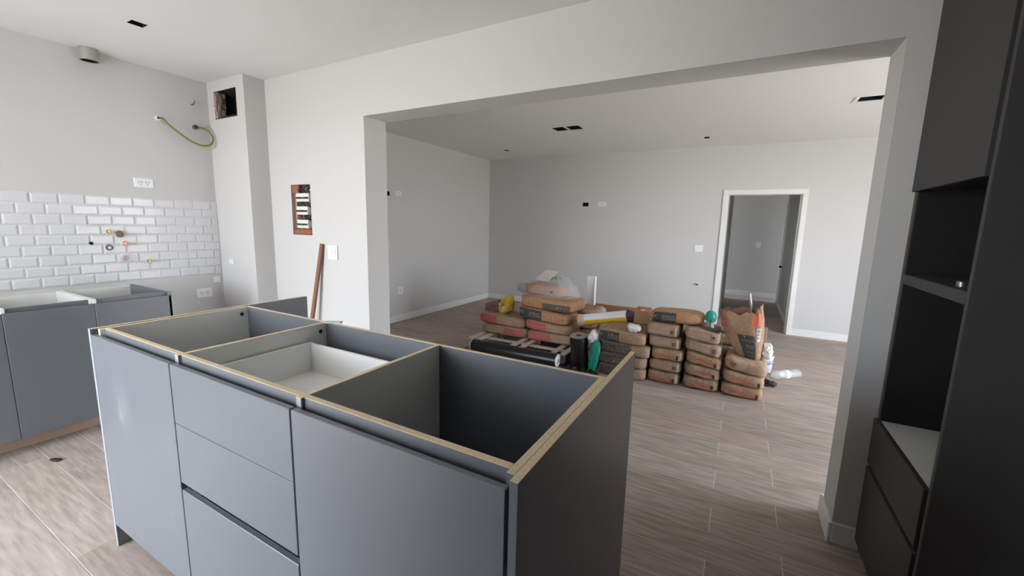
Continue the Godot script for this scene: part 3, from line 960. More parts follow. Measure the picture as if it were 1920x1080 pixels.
	var pts := [Vector3(0.0, 0.118, 0.088), Vector3(0.035, 0.115, 0.07), Vector3(0.05, 0.07, 0.03), Vector3(0.06, 0.005, -0.05), Vector3(0.07, -0.045, -0.13), Vector3(0.08, -0.062, -0.20), Vector3(0.09, -0.04, -0.262), Vector3(0.085, 0.02, -0.285), Vector3(0.06, 0.075, -0.262), Vector3(0.03, 0.098, -0.225), Vector3(0.0, 0.10, -0.185)]
	part("cable_sheath", tube(smooth_path(pts, 60), 0.008, 10), M.cable_green, cb, Vector3.ZERO)
	var strp := []
	for p in pts:
		strp.append(p + Vector3(0.0035, -0.004, 0.0))
	part("cable_stripe", tube(smooth_path(strp, 60), 0.006, 8), M.cable_yellow, cb, Vector3.ZERO)
	for p in [[Vector3(0, 0.118, 0.092), M.plastic_white], [Vector3(0, 0.10, -0.182), M.socket_hole]]:
		var e := part("conduit_end", lathe([Vector2(0.011, 0), Vector2(0.02, 0), Vector2(0.019, 0.028), Vector2(0.012, 0.028), Vector2(0.011, 0)], 20), p[1], cb, p[0])
		e.rotation.z = -PI / 2
	var nl := thing("wall_hook", "small grey hook in the kitchen left wall above the cable", "hook", Vector3(XL, 2.462, -2.02))
	part("hook", tube(smooth_path([Vector3(0, 0, 0), Vector3(0.03, 0.0, 0), Vector3(0.045, 0.012, -0.004), Vector3(0.04, 0.028, -0.008)], 16), 0.006, 8), M.steel, nl, Vector3.ZERO)
	# rough lining in the flue hole
	var fl := thing("flue_lining", "rough broken masonry lining the dark square hole in the column", "masonry", Vector3(-4.25, 2.47, -2.25))
	var s2 := Sack.new()
	s2.size = Vector3(0.03, 0.236, 0.085)
	s2.nz.seed = 5
	s2.nz.frequency = 2.5
	s2.wrinkle = 0.014
	s2.power = 9.0
	s2.pinch = 0.0
	part("broken_plaster", s2.body(), M.rubble, fl, Vector3(-0.032, 0, 0.050))
	s2.size = Vector3(0.28, 0.03, 0.10)
	s2.nz.seed = 8
	part("broken_sill", s2.body(), M.dusty_black, fl, Vector3(0.135, -0.105, 0.02))
	electric_panel()
	# lamp frames in the living room ceiling
	var sp := thing("ceiling_spot", "white square spot frame at the right of the living room ceiling, beside the opening", "spot frame", Vector3(0.888, CEIL, -5.03))
	for f in [[0.765, 0.80, -5.145, -4.91], [0.975, 1.01, -5.145, -4.91], [0.80, 0.975, -4.945, -4.91], [0.80, 0.975, -5.145, -5.11]]:
		block("frame_bar", Vector3(f[0], CEIL - 0.006, f[2]), Vector3(f[1], CEIL - 0.0005, f[3]), M.white_trim, sp, 0.002)
	block("reflector", Vector3(0.83, CEIL + 0.03, -5.03), Vector3(0.93, CEIL + 0.045, -4.96), M.steel, sp, 0.004)
	var tw := thing("ceiling_spot", "twin cut-out with a thin white bar in the middle of the living room ceiling", "spot frame", Vector3(-2.06, CEIL, -5.095))
	block("frame_bar", Vector3(-2.075, CEIL - 0.004, -5.20), Vector3(-2.045, CEIL - 0.0005, -4.99), M.white_trim, tw, 0.001)


func electric_panel() -> void:
	var z := ZP - 0.058
	var t := thing("electric_panel", "open electrical panel recess with three rows of white breakers and loose wires", "electrical panel", Vector3(-3.40, 1.342, z))
	block("back_plate", Vector3(-3.525, 1.345, z), Vector3(-3.272, 1.770, z + 0.004), M.rubble, t)
	block("masonry", Vector3(-3.528, 1.70, z + 0.004), Vector3(-3.44, 1.772, z + 0.05), M.brick_clay, t, 0.006)
	block("masonry", Vector3(-3.528, 1.344, z + 0.004), Vector3(-3.30, 1.39, z + 0.045), M.brick_clay, t, 0.006)
	block("side_strip", Vector3(-3.525, 1.40, z + 0.004), Vector3(-3.495, 1.70, z + 0.03), M.rubble, t, 0.004)
	for row in 3:
		var y: float = [1.665, 1.553, 1.437][row]
		block("rail", Vector3(-3.485, y - 0.018, z + 0.01), Vector3(-3.285, y + 0.018, z + 0.018), M.steel, t)
		for k in 8:
			var x := -3.475 + 0.0215 * k
			if row > 0 and k == 7:
				continue
			var b := block("breaker", Vector3(x, y - 0.036, z + 0.018), Vector3(x + 0.020, y + 0.036, z + 0.052), M.breaker_white, t, 0.002)
			block("lever", Vector3(x + 0.004, y - 0.012, z + 0.052), Vector3(x + 0.016, y + 0.004, z + 0.060), M.wire_dark if (k * 3 + row) % 4 else M.socket_hole, b, 0.001)
	for row in 4:
		var y: float = [1.735, 1.61, 1.495, 1.375][row]
		for k in 7:
			var x := -3.465 + 0.026 * k
			var p := [Vector3(x, y - 0.028, z + 0.03), Vector3(x + rng.randf_range(-0.02, 0.02), y - 0.008, z + 0.035 + rng.randf() * 0.015), Vector3(x + rng.randf_range(-0.03, 0.03), y + 0.012, z + 0.03 + rng.randf() * 0.02), Vector3(x + rng.randf_range(-0.01, 0.02), y + 0.03, z + 0.03)]
			part("wire", tube(smooth_path(p, 10), 0.0065, 6), M.wire_brown if (row == 3 or (row == 2 and k < 2)) else M.wire_dark, t, -origin_of[t])


# ---------------------------------------------------------------- building materials in the living room
func left_pile() -> void:
	# pallet
	var z0 := -4.02
	var t := thing("pallet", "weathered wooden pallet under the left pile of sacks", "pallet", Vector3(-2.16, 0, -4.6))
	for z in [-4.045, -4.215, -4.6, -4.98]:
		block("long_board", Vector3(-2.69, 0.080, z - 0.035), Vector3(-1.58, 0.098, z + 0.035), M.pallet_wood, t, 0.003)
	for x in [-2.77, -2.66, -2.19, -2.07, -1.69, -1.575]:
		block("cross_board", Vector3(x - 0.03, 0.0985, -5.0), Vector3(x + 0.03, 0.118, z0), M.pallet_wood, t, 0.003)
	for x in [-2.66, -2.13, -1.62]:
		for z in [-4.07, -4.6, -4.95]:
			block("pallet_foot", Vector3(x - 0.05, 0.0, z - 0.05), Vector3(x + 0.05, 0.0795, z + 0.04), M.pallet_wood, t, 0.004)
	var uf := thing("pallet_shade_sheet", "black sheet added under the pallet to stand in for shade between the boards", "plastic sheet", Vector3(-2.15, 0.001, -4.35))  # added black sheet that paints the shade seen through the pallet gaps
	part("film", draped(Vector3.ZERO, 1.30, 0.85, 0.004, 52), M.black_film, uf, Vector3(0, 0.003, 0))
	# sacks of the pile
	var g := "sacks piled on the pallet"
	var yb := 0.119
	sack("red printed kraft sack lying at the bottom left of the pallet pile", g, Vector3(-2.478, yb, -4.52), Vector3(0.625, 0.118, 0.40), 101, [["red_print", M.red_label, 0.02, 0.97, -0.55, 0.75], ["lettering", M.brown_letters, -0.85, -0.05, -0.5, 0.35]], {"paper": M.kraft_pale})
	sack("red printed kraft sack lying at the bottom right of the pallet pile", g, Vector3(-1.878, yb, -4.52), Vector3(0.575, 0.118, 0.40), 102, [["red_print", M.red_label, -0.96, 0.08, -0.75, 0.85], ["lettering", M.brown_letters, 0.18, 0.88, -0.5, 0.35]], {"paper": M.kraft_pale})
	sack("dusty kraft sack with red end, upper left on the pallet", g, Vector3(-2.53, yb + 0.118, -4.53), Vector3(0.65, 0.122, 0.40), 103, [["red_print", M.red_label, -0.985, -0.18, -0.8, 0.95], ["lettering", M.brown_letters, -0.1, 0.55, -0.55, 0.25]], {"paper": M.kraft_pale, "slope": -0.03})
	sack("kraft sack with a bright red band, right in the second layer of the pallet pile", g, Vector3(-1.91, yb + 0.118, -4.53), Vector3(0.575, 0.115, 0.40), 104, [["red_print", M.red_label, -0.97, -0.02, -0.75, 0.85], ["lettering", M.brown_letters, 0.1, 0.8, -0.5, 0.35]], {"paper": M.kraft_pale, "slope": -0.05})
	sack("orange kraft sack with black label on its left end in the pallet pile", g, Vector3(-1.985, yb + 0.238, -4.545), Vector3(0.64, 0.130, 0.42), 105, [["label", M.dark_label, -0.97, 0.02, -0.8, 0.95]], {"paper": M.kraft_warm, "slope": -0.08})
	sack("orange kraft sack with a torn dark print, fourth layer of the pallet pile", g, Vector3(-1.95, yb + 0.368, -4.60), Vector3(0.70, 0.145, 0.44), 106, [["label", M.dark_label_worn, -0.12, 0.9, -0.8, 0.25]], {"paper": M.kraft_warm, "slope": -0.03, "sag": 0.01})
	sack("plain orange kraft sack on top of the pallet pile, under the clear film", g, Vector3(-2.06, yb + 0.51, -4.72), Vector3(0.50, 0.125, 0.36), 107, [["print_mark", M.dark_mark, 0.36, 0.52, -0.35, 0.15]], {"paper": M.kraft_warm, "slope": -0.04})
	# second row behind, of which the right ends show
	for k in 3:
		sack(["kraft sack behind the front row, bottom right of the pallet pile", "kraft sack behind the front row, middle right of the pallet pile", "kraft sack behind the front row, highest at the right of the pallet pile"][k], g, Vector3(-1.80 + 0.02 * k, yb + 0.12 * k, -4.96), Vector3(0.60, 0.12, 0.42), 110 + k, [], {"paper": M.kraft, "wrinkle": 0.012})
	# the plastic over the top
	film_cover()
	var pp := thing("paper_sheet", "creased white printed sheet lying on top of the pallet pile", "paper", Vector3(-2.05, 0.792, -4.72))
	part("sheet", draped(Vector3.ZERO, 0.21, 0.23, 0.010, 51), M.paper_white, pp, Vector3(-0.03, 0.07, 0.04)).rotation = Vector3(0.5, -0.35, -0.03)
	var gb := sack("grey plastic bag end beside the top sack of the pallet pile", "", Vector3(-2.40, 0.625, -4.74), Vector3(0.16, 0.105, 0.2), 115, [], {"name": "plastic_bag", "paper": M.grey_film, "wrinkle": 0.02})
	gb.set_meta("category", "bag")
	var yb2 := sack("crumpled yellow bag with orange and white print on the left of the pallet pile", "", Vector3(-2.545, 0.357, -4.50), Vector3(0.19, 0.22, 0.12), 116, [["orange_print", M.orange_print, -0.45, 0.05, 0.05, 0.75], ["white_print", M.white_film, -0.3, 0.25, -0.75, -0.1]], {"name": "yellow_bag", "paper": M.yellow_bag, "wrinkle": 0.03, "slope": 0.45, "power": 3.0})
	yb2.set_meta("category", "bag")
	var rb := sack("dull reddish bag lying behind the yellow bag at the left of the pallet pile", "", Vector3(-2.74, 0.357, -4.66), Vector3(0.32, 0.11, 0.26), 117, [], {"name": "reddish_bag", "paper": M.reddish_bag, "wrinkle": 0.02, "slope": 0.1})
	rb.set_meta("category", "bag")
	# black membrane roll in front
	var r := thing("membrane_roll", "long black membrane roll with a white core lying in front of the pallet", "roll", Vector3(-2.12, 0.072, -3.925))
	var rad := 0.072
	var roll := part("wound_sheet", lathe([Vector2(0.03, -0.53), Vector2(rad - 0.004, -0.53), Vector2(rad, -0.526), Vector2(rad, 0.526), Vector2(rad - 0.004, 0.53), Vector2(0.03, 0.53)], 40), M.membrane, r, Vector3.ZERO)
	roll.rotation.z = -PI / 2
	var wrapr := part("pale_wrapper", lathe([Vector2(0.026, 0), Vector2(rad - 0.006, 0), Vector2(rad - 0.003, 0.008), Vector2(0.03, 0.012), Vector2(0.026, 0)], 36), M.white_film, r, Vector3(0.528, 0, 0))
	wrapr.rotation.z = -PI / 2
	var core := part("core", lathe([Vector2(0.018, 0), Vector2(0.027, 0), Vector2(0.027, 0.02), Vector2(0.018, 0.02), Vector2(0.016, 0.0)], 28), M.paper_white, r, Vector3(0.525, 0, 0))
	core.rotation.z = -PI / 2
	core = part("core_hole", lathe([Vector2(0, 0), Vector2(0.0175, 0), Vector2(0.0175, 0.004), Vector2(0, 0.004)], 24), M.cavity, r, Vector3(0.527, 0, 0))
	core.rotation.z = -PI / 2
	wrapr = part("pale_wrapper", lathe([Vector2(0.026, 0), Vector2(rad, 0), Vector2(rad + 0.001, 0.012), Vector2(0.03, 0.012), Vector2(0.026, 0)], 36), M.tan_core, r, Vector3(-0.53, 0, 0))
	wrapr.rotation.z = PI / 2


func draped(_at: Vector3, w: float, d: float, bump: float, sd: int, nx := 14, nz_ := 10) -> ArrayMesh:
	# a thin creased sheet with both faces and an edge
	var n := FastNoiseLite.new()
	n.seed = sd
	n.frequency = 1.0
	var st := SurfaceTool.new()
	st.begin(Mesh.PRIMITIVE_TRIANGLES)
	var p := func(i: int, j: int, s: float) -> Vector3:
		var x := (float(i) / nx - 0.5) * w
		var z := (float(j) / nz_ - 0.5) * d
		return Vector3(x, bump * n.get_noise_2d(x * 14, z * 14) + s * 0.0008, z)
	for s in [1.0, -1.0]:
		st.set_smooth_group(0 if s > 0 else 1)
		for i in nx:
			for j in nz_:
				var a: Vector3 = p.call(i, j, s)
				var b: Vector3 = p.call(i + 1, j, s)
				var c: Vector3 = p.call(i + 1, j + 1, s)
				var e: Vector3 = p.call(i, j + 1, s)
				for v in ([a, b, c, a, c, e] if s > 0 else [a, c, b, a, e, c]):
					st.add_vertex(v)
	st.generate_normals()
	return st.commit()


func film_cover() -> void:
	# clear film pulled over the top sacks: a wrinkled dome
	var t := thing("film_cover", "clear wrinkled plastic film pulled over the top of the pallet pile", "plastic film", Vector3(-2.03, 0.58, -4.72))
	var n := FastNoiseLite.new()
	n.seed = 77
	n.frequency = 1.0
	for layer in 2:
		var st := SurfaceTool.new()
		st.begin(Mesh.PRIMITIVE_TRIANGLES)
		st.set_smooth_group(0)
		var na := 44
		var nr := 14
		var span := [[0.0, TAU], [-0.9, 1.0]]
		var p := func(i: int, j: int) -> Vector3:
			var a: float = lerpf(span[layer][0], span[layer][1], float(i % na if layer == 0 else i) / na)
			var r := float(j) / nr * (1.0 if layer == 0 else 0.92)
			var h := pow(maxf(0.0, 1.0 - pow(r, 3.0)), 0.7)
			var w := 0.045 * n.get_noise_3d(cos(a) * 7, sin(a) * 7, r * 1.6 + layer * 9) * r
			var k := 1.0 if layer == 0 else 0.97
			return Vector3(cos(a) * (0.38 * r + w) * k + 0.06 * (1 - r), 0.25 * h * (1 + 0.3 * n.get_noise_2d(a * 2.5, r * 3)), sin(a) * (0.27 * r + w) * k)
		for i in na:
			for j in nr:
				var a: Vector3 = p.call(i, j)
				var b: Vector3 = p.call(i + 1, j)
				var c: Vector3 = p.call(i + 1, j + 1)
				var d: Vector3 = p.call(i, j + 1)
				for v in [a, c, b, a, d, c]:
					st.add_vertex(v)
		st.generate_normals()
		part("film" if layer == 0 else "film_fold", st.commit(), M.clear_film, t, Vector3.ZERO)


func middle_stacks() -> void:
	var g := "paper sacks stacked on the living room floor"
	# dark labelled stack at the left, long sides to the front
	var dark := [[0.0, -0.945, "bottom"], [0.115, -0.945, "second from below"], [0.23, -0.92, "second from the top"], [0.345, -0.965, "top"]]
	for k in 4:
		var lw: Material = M.dark_label if k == 3 else M.dark_label_worn
		sack("sack with a black label, %s of the stack beside the teal bag" % dark[k][2], g, Vector3(dark[k][1], dark[k][0], -4.15), Vector3(0.465, 0.116, 0.34), 130 + k, [["label", lw, -0.97, -0.05 if k == 3 else 0.3, -0.85, 0.92]], {"paper": M.kraft_dusty if k < 3 else M.kraft, "slope": -0.03, "wrinkle": 0.008})
	for k in 4:
		sack("kraft sack behind the black labelled stack, %s" % ["on the floor", "second from below", "third from below", "topmost under the cardboard box"][k], g, Vector3(-0.96, 0.115 * k, -4.50), Vector3(0.46, 0.116, 0.34), 140 + k, [], {"paper": M.kraft_dusty})
	# first column
	var lev := ["lowest", "second from below", "middle", "second from the top", "topmost"]
	var xa := [-0.555, -0.548, -0.535, -0.567, -0.592]
	for k in 5:
		var marks := [["printed_lines", M.striped_print, -0.85, 0.42, -0.5, 0.55], ["print_mark", M.brown_mark, 0.5, 0.72, -0.35, 0.3]]
		if k == 0 or k == 2:
			marks = [["printed_lines", M.red_stripe, -0.8, 0.5, -0.55, 0.1], ["print_mark", M.dark_mark, 0.58, 0.72, -0.6, 0.1]]
		sack("dusty kraft sack, %s of the left column of five" % lev[k], g, Vector3(xa[k], 0.114 * k, -4.275), Vector3(0.292, 0.115, 0.44), 150 + k, marks, {"paper": M.kraft_dusty if k != 2 else M.kraft_pale, "slope": -0.02, "wrinkle": 0.007, "seam": true})
	# second column, sagging to the right
	var xb := [-0.225, -0.222, -0.215, -0.232, -0.245]
	for k in 5:
		var marks := [["printed_lines", M.striped_print, -0.8, 0.4, -0.5, 0.5], ["print_mark", M.brown_mark, 0.5, 0.72, -0.3, 0.35]]
		if k < 3:
			marks = [["printed_lines", M.red_stripe, -0.5, 0.55, -0.6, 0.15], ["print_mark", M.dark_mark, 0.6, 0.74, -0.6, 0.1]]
		sack("dusty kraft sack, %s of the sagging middle column of five" % lev[k], g, Vector3(xb[k], 0.113 * k + 0.002, -4.275), Vector3(0.30, 0.114, 0.44), 160 + k, marks, {"paper": M.kraft_dusty if k != 2 else M.kraft, "slope": [-0.02, -0.09, -0.16, -0.18, -0.08][k], "wrinkle": 0.010})
	# third column
	for k in 3:
		var marks := [["printed_lines", M.red_stripe, -0.6, 0.5, -0.6, 0.1], ["print_mark", M.dark_mark, 0.68, 0.82, -0.65, 0.1]]
		if k == 2:
			marks = [["print_mark", M.brown_mark, -0.75, -0.5, -0.4, 0.3]]
		sack("kraft sack, %s of the right column of three under the open bag" % ["lowest", "middle", "topmost"][k], g, Vector3([0.108, 0.115, 0.122][k], 0.113 * k, -4.275), Vector3(0.325, 0.114, 0.44), 170 + k, marks, {"paper": M.kraft_pale if k else M.kraft, "slope": [-0.04, -0.11, -0.15][k], "wrinkle": 0.009})
	for k in 8:  # row added so the gaps between the front columns stay dark
		sack("added kraft sack darkening the gaps between the columns of five, %s, %s" % [["lowest", "second from below", "third from below", "topmost"][k % 4], ["left" if k < 4 else "right"][0]], g, Vector3(-0.40 if k < 4 else -0.03, 0.113 * (k % 4), -4.75), Vector3(0.33, 0.114, 0.44), 200 + k, [], {"paper": M.kraft_dusty})
	# one lying across the first two columns
	sack("kraft sack with a black label lying across the two columns of five", g, Vector3(-0.495, 0.573, -4.28), Vector3(0.49, 0.118, 0.32), 180, [["label", M.dark_label, -0.97, 0.04, -0.85, 0.95]], {"paper": M.kraft_warm, "slope": 0.02, "power": 4.0})


func clutter() -> void:
	open_bag()
	# teal dome on a clear stem
	var t := thing("teal_cup", "teal rounded plastic cap on a whitish base, standing on the middle column of sacks", "cup", Vector3(-0.195, 0.572, -4.19))
	part("cup_base", lathe([Vector2(0, 0), Vector2(0.034, 0), Vector2(0.036, 0.01), Vector2(0.030, 0.05), Vector2(0.034, 0.066), Vector2(0, 0.068)], 28), M.grey_film, t, Vector3.ZERO)
	part("cup_cap", lathe([Vector2(0.0, 0.062), Vector2(0.042, 0.064), Vector2(0.047, 0.075), Vector2(0.049, 0.10), Vector2(0.046, 0.125), Vector2(0.036, 0.147), Vector2(0.02, 0.158), Vector2(0, 0.161)], 32, 0.06, 3), M.teal, t, Vector3.ZERO)
	part("stem", tube([Vector3(0.0, 0.0, 0.042), Vector3(0.004, 0.08, 0.05)], 0.004, 8), M.black, t, Vector3.ZERO)
	# trowel
	t = thing("trowel", "dark trowel lying on the right edge of the middle column of sacks", "trowel", Vector3(-0.15, 0.57, -4.11))
	part("blade", cbox(Vector3(0.12, 0.006, 0.05), 0.002), M.dark_steel, t, Vector3(-0.01, 0.006, 0)).rotation = Vector3(0.1, -0.2, -0.22)
	part("handle", tube([Vector3(0.03, 0.008, 0), Vector3(0.085, -0.006, 0.01)], 0.011, 10), M.scrap_dark, t, Vector3.ZERO)
	# stick behind the open bag
	t = thing("wooden_stake", "thin wooden stake standing upright against the right side of the open bag", "stake", Vector3(0.27, 0, -4.58))
	part("stake", cbox(Vector3(0.026, 0.56, 0.02), 0.002), M.pale_wood, t, Vector3(0.0, 0.28, 0))
	part("bark_side", cbox(Vector3(0.012, 0.55, 0.018), 0.002), M.brown_wood, t, Vector3(-0.019, 0.277, 0))
	# bucket
	t = thing("paint_bucket", "white bucket with blue print behind the right column of sacks", "bucket", Vector3(0.305, 0, -5.02))
	part("bucket_wall", lathe([Vector2(0, 0), Vector2(0.078, 0), Vector2(0.080, 0.004), Vector2(0.092, 0.165), Vector2(0.096, 0.167), Vector2(0.096, 0.18), Vector2(0.090, 0.18), Vector2(0.086, 0.165), Vector2(0.074, 0.006), Vector2(0, 0.006)], 40), M.plastic_white, t, Vector3.ZERO)
	part("blue_label", lathe([Vector2(0.0822, 0.02), Vector2(0.0912, 0.14)], 40), M.blue_print, t, Vector3.ZERO)
	var rag := Sack.new()
	rag.size = Vector3(0.17, 0.05, 0.15)
	rag.nz.seed = 9
	rag.nz.frequency = 1.6
	rag.wrinkle = 0.03
	rag.power = 2.6
	var rg := thing("rag", "dark crumpled rag lying on the white bucket", "rag", Vector3(0.305, 0.172, -5.02))
	part("cloth", rag.body(), M.black_film, rg, Vector3(0.0, 0.024, 0))
	# clear bottle on the floor
	t = thing("plastic_bottle", "clear crushed plastic bottle lying on the floor right of the sacks", "bottle", Vector3(0.50, 0.046, -4.87), "", 0.72)
	var bt := part("bottle_body", lathe([Vector2(0.0, -0.16), Vector2(0.038, -0.16), Vector2(0.043, -0.15), Vector2(0.039, -0.07), Vector2(0.043, 0.0), Vector2(0.040, 0.05), Vector2(0.043, 0.10), Vector2(0.034, 0.135), Vector2(0.018, 0.15), Vector2(0.015, 0.165), Vector2(0, 0.165), Vector2(0.0, 0.164), Vector2(0.0, 0.163)], 28, 0.16, 6), M.clear_bottle, t, Vector3.ZERO)
	bt.rotation.z = PI / 2
	bt = part("bottle_label", lathe([Vector2(0.0445, -0.025), Vector2(0.0445, 0.02)], 28), M.white_film, t, Vector3.ZERO)
	bt.rotation.z = PI / 2
	# dark scrap poking out behind the right column
	t = thing("scrap_bag", "dark brown scrap on the floor beside the right column of sacks", "scrap", Vector3(0.335, 0, -4.56))
	rag.size = Vector3(0.13, 0.05, 0.10)
	rag.nz.seed = 12
	part("scrap", rag.body(), M.scrap_dark, t, Vector3(0, 0.024, 0))
	# white flap on the right column
	t = thing("white_plastic", "torn white plastic hanging over the right end of the right column of sacks", "plastic sheet", Vector3(0.265, 0.345, -4.30))
	rag.size = Vector3(0.085, 0.13, 0.16)
	rag.nz.seed = 14
	rag.wrinkle = 0.02
	rag.power = 3.5
	part("flap", rag.body(), M.white_film, t, Vector3(0.015, 0.055, 0))
	# upright dark roll with a grey end
	t = thing("felt_roll", "short black roll with a dusty grey end standing left of the teal bag", "roll", Vector3(-1.385, 0, -4.06))
	part("wound_sheet", lathe([Vector2(0.03, 0.002), Vector2(0.088, 0.002), Vector2(0.092, 0.01), Vector2(0.094, 0.10), Vector2(0.090, 0.2), Vector2(0.095, 0.30), Vector2(0.092, 0.345), Vector2(0.085, 0.35)], 40), M.black_film, t, Vector3.ZERO)
	part("roll_end", lathe([Vector2(0.024, 0.346), Vector2(0.09, 0.346), Vector2(0.093, 0.352), Vector2(0.084, 0.360), Vector2(0.03, 0.358), Vector2(0.024, 0.346)], 40), M.grey_core, t, Vector3.ZERO)
	part("core_hole", lathe([Vector2(0, 0.349), Vector2(0.03, 0.349), Vector2(0.03, 0.3535), Vector2(0, 0.3535)], 24), M.cavity, t, Vector3.ZERO)
	t.rotation = Vector3(0.10, 0, 0.05)
	# black film on the floor
	t = thing("black_plastic", "black plastic film crumpled on the floor below the standing roll", "plastic sheet", Vector3(-1.35, 0, -3.80))
	rag.size = Vector3(0.42, 0.06, 0.22)
	rag.nz.seed = 17
	rag.wrinkle = 0.03
	rag.power = 2.8
	part("film_heap", rag.body(), M.black_film, t, Vector3(0.02, 0.03, 0))
	# teal bag
	t = thing("teal_bag", "teal plastic bag with a white top squeezed beside the black labelled stack", "bag", Vector3(-1.215, 0, -4.02))
	rag.size = Vector3(0.095, 0.33, 0.13)
	rag.nz.seed = 19
	rag.wrinkle = 0.022
	rag.power = 3.4
	rag.pinch = 0.1
	part("bag_body", rag.body(), M.teal, t, Vector3(0, 0.17, 0)).rotation.z = -0.12
	rag.size = Vector3(0.085, 0.11, 0.12)
	rag.nz.seed = 20
	part("bag_top", rag.body(), M.white_film, t, Vector3(-0.025, 0.372, 0.0)).rotation.z = -0.5
	# white and yellow roll lying over the gap
	t = thing("white_yellow_roll", "white roll with a yellow band and open tan end beside the pallet pile", "roll", Vector3(-1.26, 0.47, -4.48))
	var pr := [Vector2(0.045, -0.24), Vector2(0.060, -0.24), Vector2(0.064, -0.235), Vector2(0.064, 0.235), Vector2(0.06, 0.24), Vector2(0.045, 0.24)]
	var rot := Vector3(0, 0, -PI / 2 + 0.21)
	part("wound_sheet", lathe(pr, 36), M.white_film, t, Vector3.ZERO).rotation = rot
	# the printed band: an arc round the lower front
	var st := SurfaceTool.new()
	st.begin(Mesh.PRIMITIVE_TRIANGLES)
	for k in 10:
		var q := []
		for e in [[k, -0.232], [k, 0.232], [k + 1, 0.232], [k + 1, -0.232]]:
			var a: float = -0.95 + 1.0 * e[0] / 10.0
			q.append(Vector3(e[1], sin(a) * 0.0655, cos(a) * 0.0655))
		var am: float = -0.95 + 1.0 * (k + 0.5) / 10.0
		quad(st, q[0], q[1], q[2], q[3], Vector3(0, sin(am), cos(am)))
	part("yellow_band", st.commit(), M.yellow_print, t, Vector3.ZERO).rotation.z = 0.21
	var ends := lathe([Vector2(0.050, -0.315), Vector2(0.072, -0.31), Vector2(0.066, -0.27), Vector2(0.059, -0.238), Vector2(0.046, -0.238), Vector2(0.050, -0.315)], 32)
	part("tan_end", ends, M.tan_core, t, Vector3.ZERO).rotation = rot
	part("dark_bore", lathe([Vector2(0, -0.255), Vector2(0.045, -0.255), Vector2(0.045, -0.24), Vector2(0, -0.24)], 28), M.maroon, t, Vector3.ZERO).rotation = rot
	var mb := sack("small maroon bag between the white roll and the cardboard box", "", Vector3(-1.02, 0.463, -4.52), Vector3(0.19, 0.11, 0.16), 190, [], {"name": "maroon_bag", "paper": M.maroon, "wrinkle": 0.015, "power": 3.5})
	mb.set_meta("category", "bag")
	# cardboard box with a red bit on it
	t = thing("cardboard_box", "small square cardboard box on the sacks behind the black labelled stack", "box", Vector3(-0.865, 0.466, -4.52))
	part("box_body", cbox(Vector3(0.155, 0.142, 0.16), 0.003), M.cardboard, t, Vector3(0, 0.071, 0))
	part("box_flap", cbox(Vector3(0.15, 0.004, 0.07), 0.001), M.cardboard_dark, t, Vector3(0.0, 0.148, -0.045)).rotation.x = 0.16
	part("tape", cbox(Vector3(0.04, 0.0012, 0.162), 0.0003), M.tan_core, t, Vector3(0, 0.1425, 0))
	t = thing("red_cap", "small red plastic piece on the cardboard box", "cap", Vector3(-0.90, 0.61, -4.49))
	part("cap", lathe([Vector2(0, 0), Vector2(0.014, 0), Vector2(0.014, 0.016), Vector2(0.011, 0.03), Vector2(0, 0.032)], 18), M.red_plastic, t, Vector3.ZERO)
	# long flat cardboard behind
	t = thing("cardboard_sheet", "long flat brown cardboard carton standing behind the stacks", "carton", Vector3(-1.33, 0, -5.5))
	part("carton", cbox(Vector3(0.96, 0.43, 0.07), 0.004), M.cardboard_dark, t, Vector3(0, 0.215, 0))
	part("carton_tape", cbox(Vector3(0.9, 0.002, 0.03), 0.0005), M.tan_core, t, Vector3(0, 0.431, 0))
	# white post
	t = thing("white_post", "white upright boxed profile standing behind the pallet pile", "profile", Vector3(-1.685, 0, -5.24))
	part("post", cbox(Vector3(0.113, 0.83, 0.06), 0.004), M.white_trim, t, Vector3(0, 0.415, 0))
	part("post_lip", cbox(Vector3(0.006, 0.81, 0.012), 0.002), M.edge_band, t, Vector3(0.045, 0.415, 0.036))
	t = thing("plastic_heap", "pale clear plastic bunched at the foot of the white post", "plastic film", Vector3(-1.50, 0, -5.08))
	rag.size = Vector3(0.24, 0.46, 0.2)
	rag.nz.seed = 23
	rag.wrinkle = 0.04
	rag.power = 2.2
	part("film_heap", rag.body(), M.grey_film, t, Vector3(0, 0.235, 0))
	# white rag on the black labelled stack
	t = thing("white_cloth", "crumpled white plastic piece on the black labelled stack", "plastic sheet", Vector3(-0.86, 0.462, -4.09))
	rag.size = Vector3(0.125, 0.07, 0.1)
	rag.nz.seed = 27
	rag.wrinkle = 0.02
	rag.power = 2.6
	part("crumple", rag.body(), M.white_film, t, Vector3(0, 0.034, 0))
	# kitchen: stick leaning on the wall, offcut on the island, crumb on the floor
	t = thing("wooden_stick", "brown wooden stick leaning on the white wall left of the opening", "stick", Vector3(-3.28, 0, -2.16))
	var a := Vector3(-3.30, 0.0, -2.20)
	var b := Vector3(-3.128, 1.275, -2.327)
	var sm := part("stick", cbox(Vector3(0.034, (b - a).length(), 0.022), 0.002), M.brown_wood, t, (a + b) / 2 - origin_of[t])
	sm.quaternion = Quaternion(Vector3.UP, (b - a).normalized())
	t = thing("trim_offcut", "small pale grey trim offcut resting on the island's back edge", "offcut", Vector3(-1.62, 1.0085, -1.246))
	part("offcut", cbox(Vector3(0.075, 0.007, 0.028), 0.001), M.pale_trim, t, Vector3(0, 0.0035, 0)).rotation.y = 0.5
	t = thing("floor_crumb", "small dark scrap lying on the kitchen floor by the base cabinets", "scrap", Vector3(-3.51, 0.001, -0.715))
	rag.size = Vector3(0.075, 0.012, 0.03)
	rag.nz.seed = 29
	rag.wrinkle = 0.008
	part("crumb", rag.body(), M.scrap_dark, t, Vector3(0, 0.007, 0)).rotation.y = 0.4


